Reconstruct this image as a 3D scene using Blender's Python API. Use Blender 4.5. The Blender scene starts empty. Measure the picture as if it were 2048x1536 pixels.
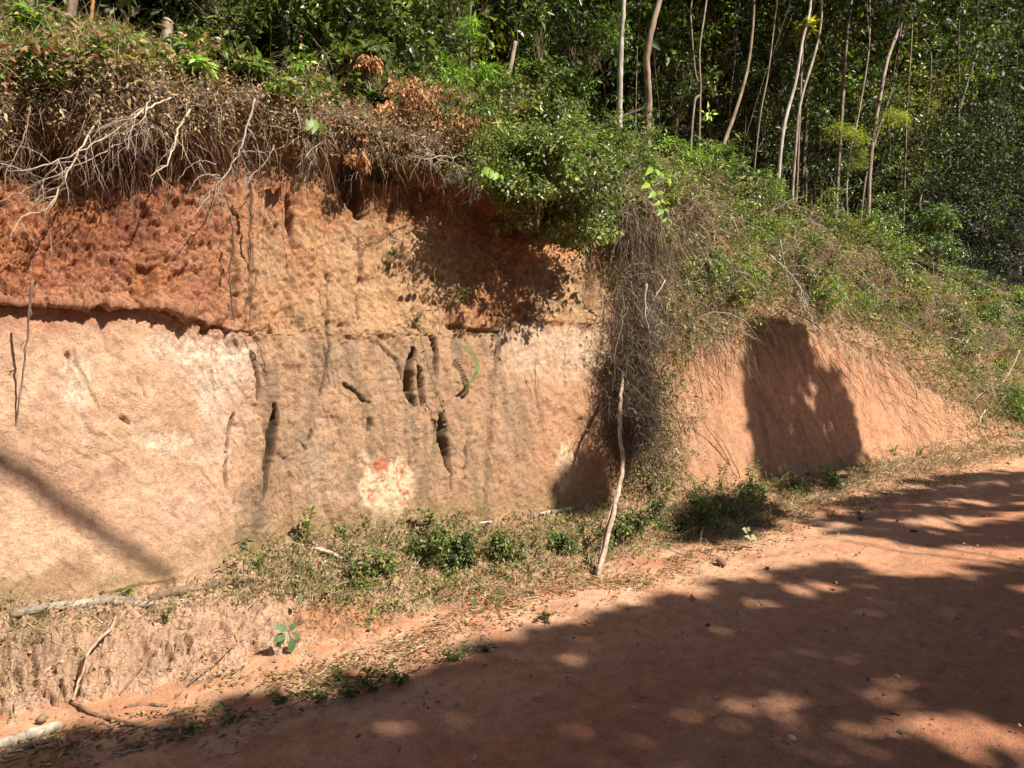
import bpy, math, random
import numpy as np
from mathutils import Vector
from mathutils.bvhtree import BVHTree

rnd = random.Random(7)
rng = np.random.default_rng(11)
scn = bpy.context.scene
col = scn.collection

# ---------------------------------------------------------------- camera, light
FPX, CX, CY = 1540.0, 1024.0, 768.0
YAW, PITCH, EYE = math.radians(49), math.radians(4.38), 1.6
cam = bpy.data.objects.new('camera', bpy.data.cameras.new('camera'))
cam.data.sensor_width = 36
cam.data.lens = 36 * FPX / 2048
cam.data.clip_end = 3000
cam.data.clip_start = 0.05
cam.location = (0, 0, EYE)
cam.rotation_euler = (math.pi / 2 - PITCH, 0, YAW - math.pi / 2)
col.objects.link(cam)
scn.camera = cam

SUN_EL, SUN_DS = math.radians(48), -0.30       # sun stands across the road, light travels towards +Y
Lx, Ly = SUN_DS, 1.0
k = math.hypot(Lx, Ly)
LIGHT = np.array([Lx / k * math.cos(SUN_EL), Ly / k * math.cos(SUN_EL), -math.sin(SUN_EL)])
sun = bpy.data.objects.new('sun', bpy.data.lights.new('sun', 'SUN'))
sun.data.energy = 5.0
sun.data.angle = math.radians(0.53)
sun.data.color = (1.0, 0.90, 0.77)
sun.rotation_euler = Vector(LIGHT).to_track_quat('-Z', 'Y').to_euler()
sun.location = (0, -10, 20)
col.objects.link(sun)

world = bpy.data.worlds.new('World')
scn.world = world
world.use_nodes = True
wn = world.node_tree.nodes
sky = wn.new('ShaderNodeTexSky')
sky.sky_type = 'NISHITA'
sky.sun_disc = False
sky.sun_elevation = SUN_EL
sky.sun_rotation = math.atan2(-Lx, -Ly) % (2 * math.pi)
bg = wn['Background']
bg.inputs['Strength'].default_value = 0.05
world.node_tree.links.new(sky.outputs[0], bg.inputs['Color'])

scn.view_settings.view_transform = 'Standard'
scn.view_settings.look = 'None'
scn.view_settings.gamma = 1
scn.view_settings.use_curve_mapping = False
scn.view_settings.exposure = 0.95
scn.render.engine = 'CYCLES'
scn.cycles.max_bounces = 6
scn.cycles.transparent_max_bounces = 4

# ---------------------------------------------------------------- projection helpers
cy_, sy_, cp, sp = math.cos(YAW), math.sin(YAW), math.cos(PITCH), math.sin(PITCH)
FW = np.array([cy_ * cp, sy_ * cp, -sp])
RT = np.array([sy_, -cy_, 0.0])
UPV = np.array([cy_ * sp, sy_ * sp, cp])
CAMP = np.array([0, 0, EYE])

def ray(px, py):
    return FW + RT * ((px - CX) / FPX) + UPV * ((CY - py) / FPX)
def Pn(px, py, n):                 # the point of the place at distance n from the road's axis
    d = ray(px, py)
    return CAMP + d * (n / d[1])
def Gz(px, py, z=0.0):             # the point of the place at height z
    d = ray(px, py)
    return CAMP + d * ((z - EYE) / d[2])
def proj(p):
    q = p - CAMP
    f = np.maximum(q @ FW, 0.05)
    return CX + FPX * (q @ RT) / f, CY - FPX * (q @ UPV) / f

# ---------------------------------------------------------------- noise
PERM = rng.permutation(4096)
VALS = rng.uniform(-1, 1, 4096)
def vnoise(p, seed=0):
    p = p + seed * 17.31
    i = np.floor(p).astype(np.int64)
    f = p - i
    f = f * f * (3 - 2 * f)
    out = np.zeros(len(p))
    for dx in (0, 1):
        wx = f[:, 0] if dx else 1 - f[:, 0]
        hx = PERM[(i[:, 0] + dx) & 4095]
        for dy in (0, 1):
            wy = f[:, 1] if dy else 1 - f[:, 1]
            hy = PERM[(hx + i[:, 1] + dy) & 4095]
            for dz in (0, 1):
                wz = f[:, 2] if dz else 1 - f[:, 2]
                out += wx * wy * wz * VALS[PERM[(hy + i[:, 2] + dz) & 4095]]
    return out
def fbm(p, freq, octs=4, seed=0, gain=0.5, stretch=(1, 1, 1)):
    st = np.array(stretch)
    out, a, tot = np.zeros(len(p)), 1.0, 0.0
    for o in range(octs):
        out += a * vnoise(p * st * freq * 2.03 ** o, seed + o)
        tot += a
        a *= gain
    return out / tot * 1.6
def facets(p, freq, seed=0, tilt=1.0, stretch=(1, 1, 1)):
    """broken clods: every cell of a cell noise is a tilted flat facet at a height of its own"""
    q = p * np.array(stretch) * freq + seed * 7.77
    b = np.floor(q).astype(np.int64)
    best = np.full(len(p), 1e9); val = np.zeros(len(p)); f2 = np.full(len(p), 1e9)
    for dx in (-1, 0, 1):
        for dy in (-1, 0, 1):
            for dz in (-1, 0, 1):
                c = b + np.array([dx, dy, dz])
                h = PERM[(PERM[(PERM[c[:, 0] & 4095] + c[:, 1]) & 4095] + c[:, 2]) & 4095]
                o = q - c - .5 - .42 * np.stack([VALS[h], VALS[(h + 911) & 4095], VALS[(h + 1777) & 4095]], 1)
                d = (o * o).sum(1)
                w = d < best
                f2 = np.where(w, best, np.minimum(f2, d))
                val = np.where(w, VALS[(h + 2222) & 4095] + tilt * (o[:, 0] * VALS[(h + 333) & 4095] + o[:, 2] * VALS[(h + 3111) & 4095]), val)
                best = np.where(w, d, best)
    return val - .8 * np.exp(-((np.sqrt(f2) - np.sqrt(best)) / .12) ** 2)
def sstep(a, b, x):
    t = np.clip((x - a) / (b - a), 0, 1)
    return t * t * (3 - 2 * t)
def dist_poly(x, y, pts):          # distance and parameter to a polyline
    best = np.full(x.shape, 1e9)
    par = np.zeros(x.shape)
    m = len(pts) - 1
    for j in range(m):
        ax, ay = pts[j][:2]; bx, by = pts[j + 1][:2]
        dx, dy = bx - ax, by - ay
        t = np.clip(((x - ax) * dx + (y - ay) * dy) / (dx * dx + dy * dy + 1e-9), 0, 1)
        d = np.hypot(x - ax - t * dx, y - ay - t * dy)
        w = d < best
        best = np.where(w, d, best)
        par = np.where(w, (j + t) / m, par)
    return best, par
def in_poly(x, y, pts):
    ins = np.zeros(x.shape, bool)
    j = len(pts) - 1
    for i in range(len(pts)):
        xi, yi = pts[i]; xj, yj = pts[j]
        c = ((yi > y) != (yj > y)) & (x < (xj - xi) * (y - yi) / ((yj - yi) or 1e-9) + xi)
        ins ^= c
        j = i
    return ins
def unit(v):
    return v / np.maximum(np.linalg.norm(v, axis=-1, keepdims=True), 1e-9)

# ---------------------------------------------------------------- mesh building
class MB:
    def __init__(self):
        self.v, self.c, self.f, self.n = [], [], [], 0
    def add(self, v, faces, c):
        v = np.asarray(v, float).reshape(-1, 3)
        c = np.broadcast_to(np.asarray(c, float), (len(v), 3))
        self.v.append(v); self.c.append(c)
        self.f.append(np.asarray(faces, np.int64) + self.n)
        self.n += len(v)
        return self
    def mesh(self, name, mat, smooth=False):
        V = np.concatenate(self.v); C = np.concatenate(self.c)
        me = bpy.data.meshes.new(name)
        me.vertices.add(len(V))
        me.vertices.foreach_set('co', V.astype(np.float32).ravel())
        loops = np.concatenate([f.ravel() for f in self.f])
        sizes = np.concatenate([np.full(len(f), f.shape[1]) for f in self.f])
        starts = np.concatenate([[0], np.cumsum(sizes)[:-1]])
        me.loops.add(len(loops))
        me.loops.foreach_set('vertex_index', loops.astype(np.int32))
        me.polygons.add(len(sizes))
        me.polygons.foreach_set('loop_start', starts.astype(np.int32))
        me.polygons.foreach_set('loop_total', sizes.astype(np.int32))
        if smooth:
            me.polygons.foreach_set('use_smooth', np.ones(len(sizes), bool))
        a = me.color_attributes.new('Col', 'FLOAT_COLOR', 'POINT')
        a.data.foreach_set('color', np.concatenate([C, np.ones((len(C), 1))], 1).astype(np.float32).ravel())
        me.update(calc_edges=True)
        me.validate()
        me.materials.append(mat)
        return me
    def build(self, name, mat, parent=None, smooth=False, origin=None):
        if origin is not None:
            self.v = [v - np.asarray(origin) for v in self.v]
        o = bpy.data.objects.new(name, self.mesh(name, mat, smooth))
        col.objects.link(o)
        if parent is not None:
            o.parent = parent
        elif origin is not None:
            o.location = tuple(origin)
        return o

def tag(o, label=None, cat=None, group=None, kind=None):
    if label: o['label'] = label
    if cat: o['category'] = cat
    if group: o['group'] = group
    if kind: o['kind'] = kind
    return o
def empty(name, loc, label, cat, group=None):
    o = bpy.data.objects.new(name, None)
    o.empty_display_size = 0.1
    o.location = tuple(loc)
    col.objects.link(o)
    return tag(o, label, cat, group)

def grid_faces(nr, nc):
    i = np.arange(nr - 1)[:, None] * nc + np.arange(nc - 1)[None]
    return np.stack([i, i + 1, i + nc + 1, i + nc], -1).reshape(-1, 4)

def tube(mb, pts, rads, c, sides=6, wob=0.0):
    pts = np.asarray(pts, float); m = len(pts)
    rads = np.broadcast_to(rads, (m,)) if np.ndim(rads) else np.full(m, rads)
    tan = unit(np.gradient(pts, axis=0))
    ref = np.array([0.31, -0.7, 0.64])
    a = unit(np.cross(tan, ref)); b = np.cross(tan, a)
    th = np.arange(sides) * 2 * math.pi / sides
    r = rads[:, None] * (1 + wob * rng.uniform(-1, 1, (m, sides)))
    V = pts[:, None] + r[..., None] * (np.cos(th)[None, :, None] * a[:, None] + np.sin(th)[None, :, None] * b[:, None])
    i = np.arange(m - 1)[:, None] * sides + np.arange(sides)[None]
    j = np.arange(m - 1)[:, None] * sides + (np.arange(sides)[None] + 1) % sides
    F = np.stack([i, j, j + sides, i + sides], -1).reshape(-1, 4)
    cc = c if np.ndim(c) == 1 else np.repeat(c, sides, 0)
    n0 = mb.n
    mb.add(V.reshape(-1, 3), F, cc)
    for ring, ctr, flip in ((0, pts[0], 1), (m - 1, pts[-1], 0)):     # closed ends
        base = n0 + ring * sides
        e = np.stack([base + np.arange(sides), base + (np.arange(sides) + 1) % sides, np.full(sides, mb.n)], 1)
        if flip: e = e[:, [1, 0, 2]]
        mb.v.append(ctr[None] + tan[ring][None] * (0.2 * rads[ring] * (-1 if flip else 1))); mb.c.append(np.broadcast_to(cc[0] if np.ndim(cc) == 2 else cc, (1, 3)))
        mb.f.append(e); mb.n += 1
    return mb

def smooth_path(pts, per=5, jit=0.0):
    pts = np.asarray(pts, float)
    n = len(pts)
    if n < 3:
        t = np.linspace(0, 1, per + 1)[:, None]
        out = pts[0] * (1 - t) + pts[-1] * t
    else:
        P = np.concatenate([[2 * pts[0] - pts[1]], pts, [2 * pts[-1] - pts[-2]]])
        out = []
        for i in range(1, n):
            for s in np.arange(per) / per:
                p0, p1, p2, p3 = P[i - 1], P[i], P[i + 1], P[i + 2]
                out.append(0.5 * (2 * p1 + (p2 - p0) * s + (2 * p0 - 5 * p1 + 4 * p2 - p3) * s * s + (3 * p1 - p0 - 3 * p2 + p3) * s ** 3))
        out.append(pts[-1])
        out = np.array(out)
    if jit:
        out[1:-1] += rng.normal(0, jit, (len(out) - 2, 3))
    return out

def strands(mb, base, d, length, rad, c, segs=4, sides=3, droop=0.0, curl=0.25, ribbon=None):
    """many thin stems at once: base (N,3), direction (N,3), length (N), radius (N)"""
    N = len(base)
    if N == 0: return mb
    if ribbon is None: ribbon = N > 600
    d = unit(d); length = np.broadcast_to(length, (N,)); rad = np.broadcast_to(rad, (N,))
    step = (length / segs)[:, None]
    pts = [base]; dirs = [d]
    bend = rng.normal(0, curl, (N, 3))
    for s in range(segs):
        d = unit(d + bend / segs * 2 + rng.normal(0, curl * 0.5, (N, 3)) + np.array([0, 0, -droop])[None] * (s + 1) / segs)
        pts.append(pts[-1] + d * step); dirs.append(d)
    Pp = np.stack(pts, 1); T = np.stack(dirs, 1)                    # N, segs+1, 3
    ref = unit(rng.normal(0, 1, (N, 1, 3)))
    a = unit(np.cross(T, ref)); b = np.cross(T, a)
    tap = np.linspace(1, 0.25, segs + 1)
    r = rad[:, None] * tap[None]
    c = np.broadcast_to(np.asarray(c, float), (N, 3))
    if ribbon:
        r = rad[:, None] * (1.25 - np.linspace(0, 1, segs + 1) ** 1.6)[None] * 1.15
        V = np.stack([Pp - a * r[..., None], Pp + a * r[..., None]], 2); k = 2
        i = np.arange(segs) * 2
        f = np.stack([i, i + 1, i + 3, i + 2], -1)
    else:
        th = np.arange(sides) * 2 * math.pi / sides; k = sides
        V = Pp[:, :, None] + r[:, :, None, None] * (np.cos(th)[None, None, :, None] * a[:, :, None] + np.sin(th)[None, None, :, None] * b[:, :, None])
        i = np.arange(segs)[:, None] * k + np.arange(k)[None]; j = np.arange(segs)[:, None] * k + (np.arange(k)[None] + 1) % k
        f = np.stack([i, j, j + k, i + k], -1).reshape(-1, 4)
    F = (np.arange(N)[:, None, None] * ((segs + 1) * k) + f[None]).reshape(-1, 4)
    mb.add(V.reshape(-1, 3), F, np.repeat(c, (segs + 1) * k, 0))
    return Pp

def leaves(mb, pos, d, nrm, L, W, c, rich=False):
    """folded leaves: pos = leaf base, d = along, nrm = leaf normal"""
    N = len(pos)
    if N == 0: return mb
    d = unit(d); nrm = unit(nrm - d * (nrm * d).sum(-1, keepdims=True)); sd = np.cross(d, nrm)
    L = np.broadcast_to(L, (N,))[:, None]; W = np.broadcast_to(W, (N,))[:, None]
    c = np.broadcast_to(np.asarray(c, float), (N, 3))
    if rich:
        prof = [(0, 0, 0), (.22, .36, .10), (.5, .5, .12), (.78, .28, .05)]
        vs = [pos]
        for t, w, h in prof[1:]:
            mid = pos + d * L * t - nrm * L * (0.16 * t * t)
            vs += [mid - sd * W * w + nrm * W * h, mid, mid + sd * W * w + nrm * W * h]
        vs.append(pos + d * L - nrm * L * 0.2)
        V = np.stack(vs, 1)                                         # 11 verts
        f4 = np.array([[1, 4, 5, 2], [2, 5, 6, 3], [4, 7, 8, 5], [5, 8, 9, 6]])
        f3 = np.array([[0, 1, 2], [0, 2, 3], [7, 10, 8], [8, 10, 9]])
        off = np.arange(N)[:, None, None] * 11
        n0 = mb.n
        mb.add(V.reshape(-1, 3), (off + f4[None]).reshape(-1, 4), np.repeat(c, 11, 0))
        mb.f.append((off + f3[None]).reshape(-1, 3) + n0)
    else:
        t = rng.uniform(0.35, 0.5, (N, 1))
        V = np.stack([pos, pos + d * L * t - sd * W * .5 + nrm * W * .16, pos + d * L - nrm * L * .1, pos + d * L * t + sd * W * .5 + nrm * W * .16], 1)
        f = np.array([[0, 1, 2], [0, 2, 3]])
        mb.add(V.reshape(-1, 3), (np.arange(N)[:, None, None] * 4 + f[None]).reshape(-1, 3), np.repeat(c, 4, 0))
    return mb

def pal(N, cols, jit=0.18):
    """N colours drawn from a weighted palette [(weight, (r,g,b))]"""
    w = np.array([x[0] for x in cols], float); w /= w.sum()
    base = np.array([x[1] for x in cols])[rng.choice(len(cols), N, p=w)]
    return np.clip(base * np.exp(rng.normal(0, jit, (N, 1))) * np.exp(rng.normal(0, jit * .3, (N, 3))), 0.004, 0.9)

# ---------------------------------------------------------------- materials
def nodes_of(name):
    m = bpy.data.materials.new(name); m.use_nodes = True
    nt = m.node_tree
    return m, nt, nt.nodes['Principled BSDF'], nt.nodes['Material Output']
def N(nt, t, **kw):
    n = nt.nodes.new(t)
    for k_, v in kw.items():
        if k_ in n.inputs: n.inputs[k_].default_value = v
        else: setattr(n, k_, v)
    return n
def mixrgb(nt, mode, a, b, fac):
    m = nt.nodes.new('ShaderNodeMix'); m.data_type = 'RGBA'; m.blend_type = mode
    for sock, val in ((m.inputs[6], a), (m.inputs[7], b), (m.inputs[0], fac)):
        if hasattr(val, 'links') or hasattr(val, 'is_linked'): nt.links.new(val, sock)
        else: sock.default_value = val
    return m.outputs[2]
def noise_tex(nt, scale, detail=4, rough=0.55, vec=None, mscale=None):
    n = N(nt, 'ShaderNodeTexNoise', Scale=scale, Detail=detail, Roughness=rough)
    if mscale is not None:
        mp = nt.nodes.new('ShaderNodeMapping'); mp.inputs['Scale'].default_value = mscale
        nt.links.new(vec, mp.inputs[0]); vec = mp.outputs[0]
    if vec is not None: nt.links.new(vec, n.inputs['Vector'])
    return n.outputs['Fac']
def ramp(nt, fac, stops):
    r = nt.nodes.new('ShaderNodeValToRGB')
    e = r.color_ramp.elements
    e[0].position, e[0].color = stops[0][0], (*stops[0][1], 1)
    e[1].position, e[1].color = stops[-1][0], (*stops[-1][1], 1)
    for p_, c_ in stops[1:-1]:
        x = e.new(p_); x.color = (*c_, 1)
    nt.links.new(fac, r.inputs[0])
    return r.outputs[0]
def vcol(nt):
    a = nt.nodes.new('ShaderNodeAttribute'); a.attribute_name = 'Col'
    return a.outputs['Color']
def bump(nt, h, strength, dist, prev=None):
    b = N(nt, 'ShaderNodeBump', Strength=strength, Distance=dist)
    nt.links.new(h, b.inputs['Height'])
    if prev is not None: nt.links.new(prev, b.inputs['Normal'])
    return b.outputs[0]

def soil_mat(name, grit=1.0, rough=0.95):
    m, nt, p, out = nodes_of(name)
    g = nt.nodes.new('ShaderNodeNewGeometry').outputs['Position']
    c = vcol(nt)
    n1 = noise_tex(nt, 75, 8, 0.78, g)
    n2 = noise_tex(nt, 14, 5, 0.6, g)
    v1 = ramp(nt, n1, [(0.3, (.66, .63, .6)), (.5, (1, 1, 1)), (.72, (1.24, 1.23, 1.2))])
    v2 = ramp(nt, n2, [(0.3, (.8, .76, .72)), (.5, (1, 1, 1)), (.72, (1.18, 1.15, 1.1))])
    c = mixrgb(nt, 'MULTIPLY', c, v1, 1.0)
    c = mixrgb(nt, 'MULTIPLY', c, v2, 1.0)
    nt.links.new(c, p.inputs['Base Color'])
    p.inputs['Roughness'].default_value = rough
    p.inputs['Specular IOR Level'].default_value = 0.2
    b = bump(nt, n2, 0.5, 0.02 * grit)
    b = bump(nt, n1, 1.0, 0.016 * grit, b)
    b = bump(nt, noise_tex(nt, 350, 3, 0.6, g), 0.8, 0.004 * grit, b)
    vo = N(nt, 'ShaderNodeTexVoronoi', Scale=85.0); nt.links.new(g, vo.inputs['Vector'])
    wv = mixrgb(nt, 'ADD', g, N(nt, 'ShaderNodeTexNoise', Scale=40.0).outputs['Color'], 0.03); nt.links.new(wv, vo.inputs['Vector'])
    b = bump(nt, vo.outputs['Distance'], 0.55, 0.005 * grit, b)
    nt.links.new(b, p.inputs['Normal'])
    return m
def leaf_mat(name, rough=0.42, trans=0.3, spec=0.5, tint=(1.45, 1.65, 0.55)):
    m, nt, p, out = nodes_of(name)
    g = nt.nodes.new('ShaderNodeNewGeometry').outputs['Position']
    c = mixrgb(nt, 'MULTIPLY', vcol(nt), ramp(nt, noise_tex(nt, 60, 3, .6, g), [(.3, (.75, .78, .7)), (.7, (1.2, 1.2, 1.1))]), 1.0)
    nt.links.new(c, p.inputs['Base Color'])
    p.inputs['Roughness'].default_value = rough
    p.inputs['Specular IOR Level'].default_value = spec
    t = nt.nodes.new('ShaderNodeBsdfTranslucent')
    nt.links.new(mixrgb(nt, 'MULTIPLY', c, (*tint, 1), 1.0), t.inputs['Color'])
    mx = nt.nodes.new('ShaderNodeMixShader'); mx.inputs[0].default_value = trans
    nt.links.new(p.outputs[0], mx.inputs[1]); nt.links.new(t.outputs[0], mx.inputs[2])
    nt.links.new(mx.outputs[0], out.inputs[0])
    return m
def wood_mat(name, scale=40, rough=0.85):
    m, nt, p, out = nodes_of(name)
    g = nt.nodes.new('ShaderNodeNewGeometry').outputs['Position']
    f = noise_tex(nt, scale, 5, .65, g, (1, 1, 0.22))
    f2 = noise_tex(nt, 7, 3, .6, g)
    c = mixrgb(nt, 'MULTIPLY', vcol(nt), ramp(nt, f, [(.3, (.5, .47, .44)), (.55, (1, 1, 1)), (.75, (1.25, 1.25, 1.25))]), 1.0)
    c = mixrgb(nt, 'MULTIPLY', c, ramp(nt, f2, [(.35, (.7, .68, .62)), (.6, (1.1, 1.1, 1.1))]), 1.0)
    nt.links.new(c, p.inputs['Base Color'])
    p.inputs['Roughness'].default_value = rough
    p.inputs['Specular IOR Level'].default_value = 0.25
    nt.links.new(bump(nt, f, 0.6, 0.01), p.inputs['Normal'])
    return m

M_bank = soil_mat('bank_soil')
M_road = soil_mat('road_dirt', 0.8)
M_floor = soil_mat('forest_floor', 1.5)
M_stone = soil_mat('stone', 0.6, 0.85)
M_leaf = leaf_mat('green_leaf', .48, .28, .35)
M_gloss = leaf_mat('glossy_leaf', 0.36, 0.22, 0.45)
M_dry = leaf_mat('dry_leaf', 0.75, 0.2, 0.25, (1.2, 1.0, 0.7))
M_wood = wood_mat('weathered_wood')
M_bark = wood_mat('forest_bark', 22)
# ---------------------------------------------------------------- the cut bank
# each line of the cut: image points with their distance n from the road's axis (None = on the ground z=0)
LINES = [
 ('foot', [(0,1450,None),(130,1425,None),(250,1405,None),(450,1345,None),(650,1292,None),(900,1210,None),(1180,1150,None),(1350,1092,None),(1520,1042,None),(1620,1012,None),(1800,962,None),(1950,928,None),(2048,905,None)]),
 ('shelf', [(0,1275,3.92),(250,1250,3.9),(450,1215,3.88),(600,1185,3.88),(750,1130,3.92),(900,1110,3.95),(1100,1075,3.88),(1200,1065,3.82),(1350,1035,3.72),(1500,982,3.72),(1620,965,3.68),(1800,940,3.6),(2048,888,3.45)]),
 ('base', [(0,1215,4.15),(300,1185,4.15),(420,1130,4.2),(600,1085,4.25),(850,1045,4.25),(1000,1030,4.2),(1200,1010,4.15),(1400,975,4.1),(1600,945,4.0),(1720,930,3.95),(1800,918,3.9),(1900,897,3.85),(2048,868,3.7)]),
 ('ledge', [(0,612,4.5),(340,620,4.5),(420,655,4.5),(500,668,4.5),(780,672,4.5),(1000,662,4.5),(1080,645,4.5),(1210,652,4.5),(1400,670,4.5),(1600,672,4.48),(1750,700,4.4),(1850,780,4.3),(2048,845,4.05)]),
 ('over', [(0,600,4.42),(340,610,4.42),(420,650,4.48),(500,664,4.5),(780,667,4.5),(1000,657,4.5),(1080,638,4.5),(1210,646,4.5),(1400,663,4.5),(1600,655,4.48),(1750,680,4.42),(1850,755,4.33),(2048,825,4.1)]),
 ('recess', [(0,320,4.78),(200,300,4.8),(400,310,4.8),(600,320,4.74),(850,370,4.84),(980,430,4.95),(1200,470,4.92),(1300,490,4.78),(1450,560,4.75),(1600,600,4.75),(1750,640,4.7),(1850,700,4.6),(2048,790,4.5)]),
 ('lip', [(0,190,4.46),(300,180,4.44),(560,215,4.5),(700,240,4.52),(860,285,4.5),(980,335,4.4),(1100,360,4.35),(1250,385,4.5),(1400,430,4.95),(1600,520,5.05),(1800,600,5.05),(1950,650,4.95),(2048,700,4.85)]),
 ('crest', [(0,60,6.0),(330,150,6.0),(600,150,6.0),(900,200,6.0),(1000,250,6.0),(1250,290,6.0),(1400,330,6.0),(1560,392,6.0),(1700,445,6.0),(1900,535,6.0),(2048,595,6.0)]),
]
px_c = np.arange(-300, 2200, 2.8)
dd = FW[None] + RT[None] * ((px_c[:, None] - CX) / FPX)
S = dd[:, 0] / dd[:, 1] * 4.3
S = np.concatenate([np.linspace(-5, S[0], 40)[:-1], S, np.linspace(S[-1], 40, 20)[1:]])
nc = len(S)
ctrl = []
ks = np.exp(-np.linspace(-2, 2, 41) ** 2); ks /= ks.sum()
for nm, pts in LINES:
    P = np.array([Gz(a, b, 0.012) if c is None else Pn(a, b, c) for a, b, c in pts])
    o = np.argsort(P[:, 0]); P = P[o]
    n_, z_ = np.interp(S, P[:, 0], P[:, 1]), np.interp(S, P[:, 0], P[:, 2])
    pad = lambda q: np.convolve(np.pad(q, 20, mode='edge'), ks, 'valid')
    ctrl.append((pad(n_), pad(z_)))
FOOT_N = ctrl[0][0]
ctrl.insert(0, (FOOT_N - 0.35, np.full(nc, -0.05)))
rows = [3, 42, 30, 128, 7, 98, 26, 22]
vs, Nn, Zz = [], [], []
for j, r in enumerate(rows):
    (n0, z0), (n1, z1) = ctrl[j], ctrl[j + 1]
    for i in range(r + (j == len(rows) - 1)):
        t = i / r
        Nn.append(n0 * (1 - t) + n1 * t); Zz.append(z0 * (1 - t) + z1 * t); vs.append(j + t)
Nn, Zz, V_ = np.array(Nn), np.array(Zz), np.array(vs)
# soften the profile's corners except at the ledge
def soften(A, w):
    K = np.exp(-np.linspace(-2, 2, 2 * w + 1) ** 2); K /= K.sum()
    P = np.pad(A, ((w, w), (0, 0)), mode='edge')
    return sum(K[i] * P[i:i + len(A)] for i in range(2 * w + 1))
Xc = proj(np.stack([S, np.full(nc, 4.5), np.full(nc, 1.65)], 1))[0]
keep = np.exp(-((V_ - 4.5) / 0.55) ** 2)[:, None] * (1 - .9 * sstep(360, 520, Xc))[None]
Nn = Nn * keep + soften(Nn, 7) * (1 - keep)
Zz = Zz * keep + soften(Zz, 7) * (1 - keep)
nr = len(V_)
G = np.stack([np.broadcast_to(S, (nr, nc)), Nn, Zz], -1)
VV = np.broadcast_to(V_[:, None], (nr, nc)).ravel()
P0 = G.reshape(-1, 3).copy()
ds = np.gradient(G, axis=1); dr = np.gradient(G, axis=0)
NR = unit(np.cross(ds, dr)).reshape(-1, 3)           # towards the road / up
if NR[nr // 2 * nc + nc // 2][1] > 0: NR = -NR
X, Y = proj(P0)                                       # where each soil feature of the photograph lies
X_true = X
X = X + 55 * fbm(P0, 2.6, 4, 150) * sstep(60, 300, X) * (VV > 1)      # borders between soils wander
zl = np.broadcast_to(ctrl[4][1][None], (nr, nc)).ravel()
zr = P0[:, 2] - zl + .09 * fbm(P0, 3.5, 4, 151)
wl = 1 - sstep(330, 430, X_true)
low = sstep(2.9, 3.05, VV) * (wl * (1 - sstep(4.0, 4.05, VV)) + (1 - wl) * (1 - sstep(-.09, .05, zr)))
up = (wl * sstep(4.7, 5.25, VV) + (1 - wl) * sstep(-.09, .05, zr) * (VV > 3)) * (1 - sstep(6.4, 7, VV))
tal = sstep(0.9, 1.05, VV) * (1 - sstep(2.9, 3.0, VV))
lipz = sstep(6.2, 6.8, VV)
leftb = 1 - sstep(330, 560, X)                        # crumbly red block at the left
mid = sstep(330, 560, X) * (1 - sstep(1150, 1300, X))
far_ = sstep(1300, 1450, X)
X = .35 * X + .65 * X_true
n_big = fbm(P0, 0.9, 3, 1)
n_mid = fbm(P0, 4.5, 4, 2)
n_col = fbm(P0, 7, 4, 3, stretch=(1, 1, .22))
n_fin = fbm(P0, 26, 4, 4, 0.6)
n_ridge = 1 - np.abs(fbm(P0, 9, 5, 5, 0.6))
# slanting tooth marks of the digger on the left, near vertical rain streaks further on
ang = np.interp(X, [0, 400, 700, 1300, 1700, 2048], [-36, -40, -80, -80, -64, -60]) * math.pi / 180
ca, sa = np.cos(ang), np.sin(ang)
al = (P0[:, 0] * ca + P0[:, 2] * sa); ac = (-P0[:, 0] * sa + P0[:, 2] * ca)
Q = np.stack([al * 3.5, ac * 30, P0[:, 1] * 5], 1)
n_grain = (vnoise(Q, 40) + .6 * vnoise(Q * 2.1, 41) + .35 * vnoise(Q * 4.3, 42)) / 1.3
n_pit = fbm(P0, 55, 3, 45, .75, stretch=(1, 1, .6))
Q2 = np.stack([al * 11, ac * 62, P0[:, 1] * 9], 1)
scr = np.clip(vnoise(Q2, 52) + .5 * vnoise(Q2 * 2.2, 53) - .15, 0, 1)
chip = np.clip(fbm(P0, 16, 3, 44) - 0.38, 0, 1)
D = np.zeros(len(P0))
jit = P0 + .03 * np.stack([fbm(P0, 12, 3, 58), fbm(P0, 12, 3, 59), fbm(P0, 12, 3, 63)], 1)
fa1, fa2, fa3 = facets(jit, 11, 1), facets(jit, 27, 2), facets(jit, 60, 3)
fs1, fs2 = facets(jit, 9, 4, .7, (1, 1, .45)), facets(jit, 30, 5, .9, (1, 1, .6))
D += up * leftb * (.018 * fa1 + .013 * fa2 + .006 * fa3) + tal * (.040 * fa1 + .022 * fa2 + .009 * fa3)
D += up * (1 - leftb) * (.008 * fs1 + .007 * fs2 + .0035 * fa3) + low * (.0035 * fs1 * (.4 + mid) + .0035 * fs2 * (.4 + mid) + .0013 * fa3)
D += low * (0.03 * n_big + 0.012 * n_mid + 0.0022 * n_grain + 0.004 * n_fin - 0.010 * np.clip(chip * 2 + .3 * fa2 * (chip > 0), 0, 1) * (0.2 + mid))
D += (low * (.5 + .3 * mid) + up + tal) * .0062 * n_pit - low * .008 * scr * np.clip(.6 + n_mid * 1.5, 0, 1.4)
D += low * mid * (0.014 * n_col + 0.02 * np.clip(fbm(P0, 5, 4, 47, .6), -.1, .5))
D += low * far_ * 0.012 * n_col
D += up * leftb * (0.05 * (n_ridge - 0.75) + 0.045 * n_mid + 0.01 * n_fin + 0.055 * n_col)
D += up * (1 - leftb) * (0.045 * n_col + 0 + 0.02 * n_mid + 0.008 * n_fin + 0.03 * n_big - 0.05 * chip)
D += tal * (0.06 * n_mid + 0.02 * n_col + 0.015 * n_fin + 0.05 * (n_ridge - .75)) * sstep(1.0, 1.4, VV)
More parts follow.
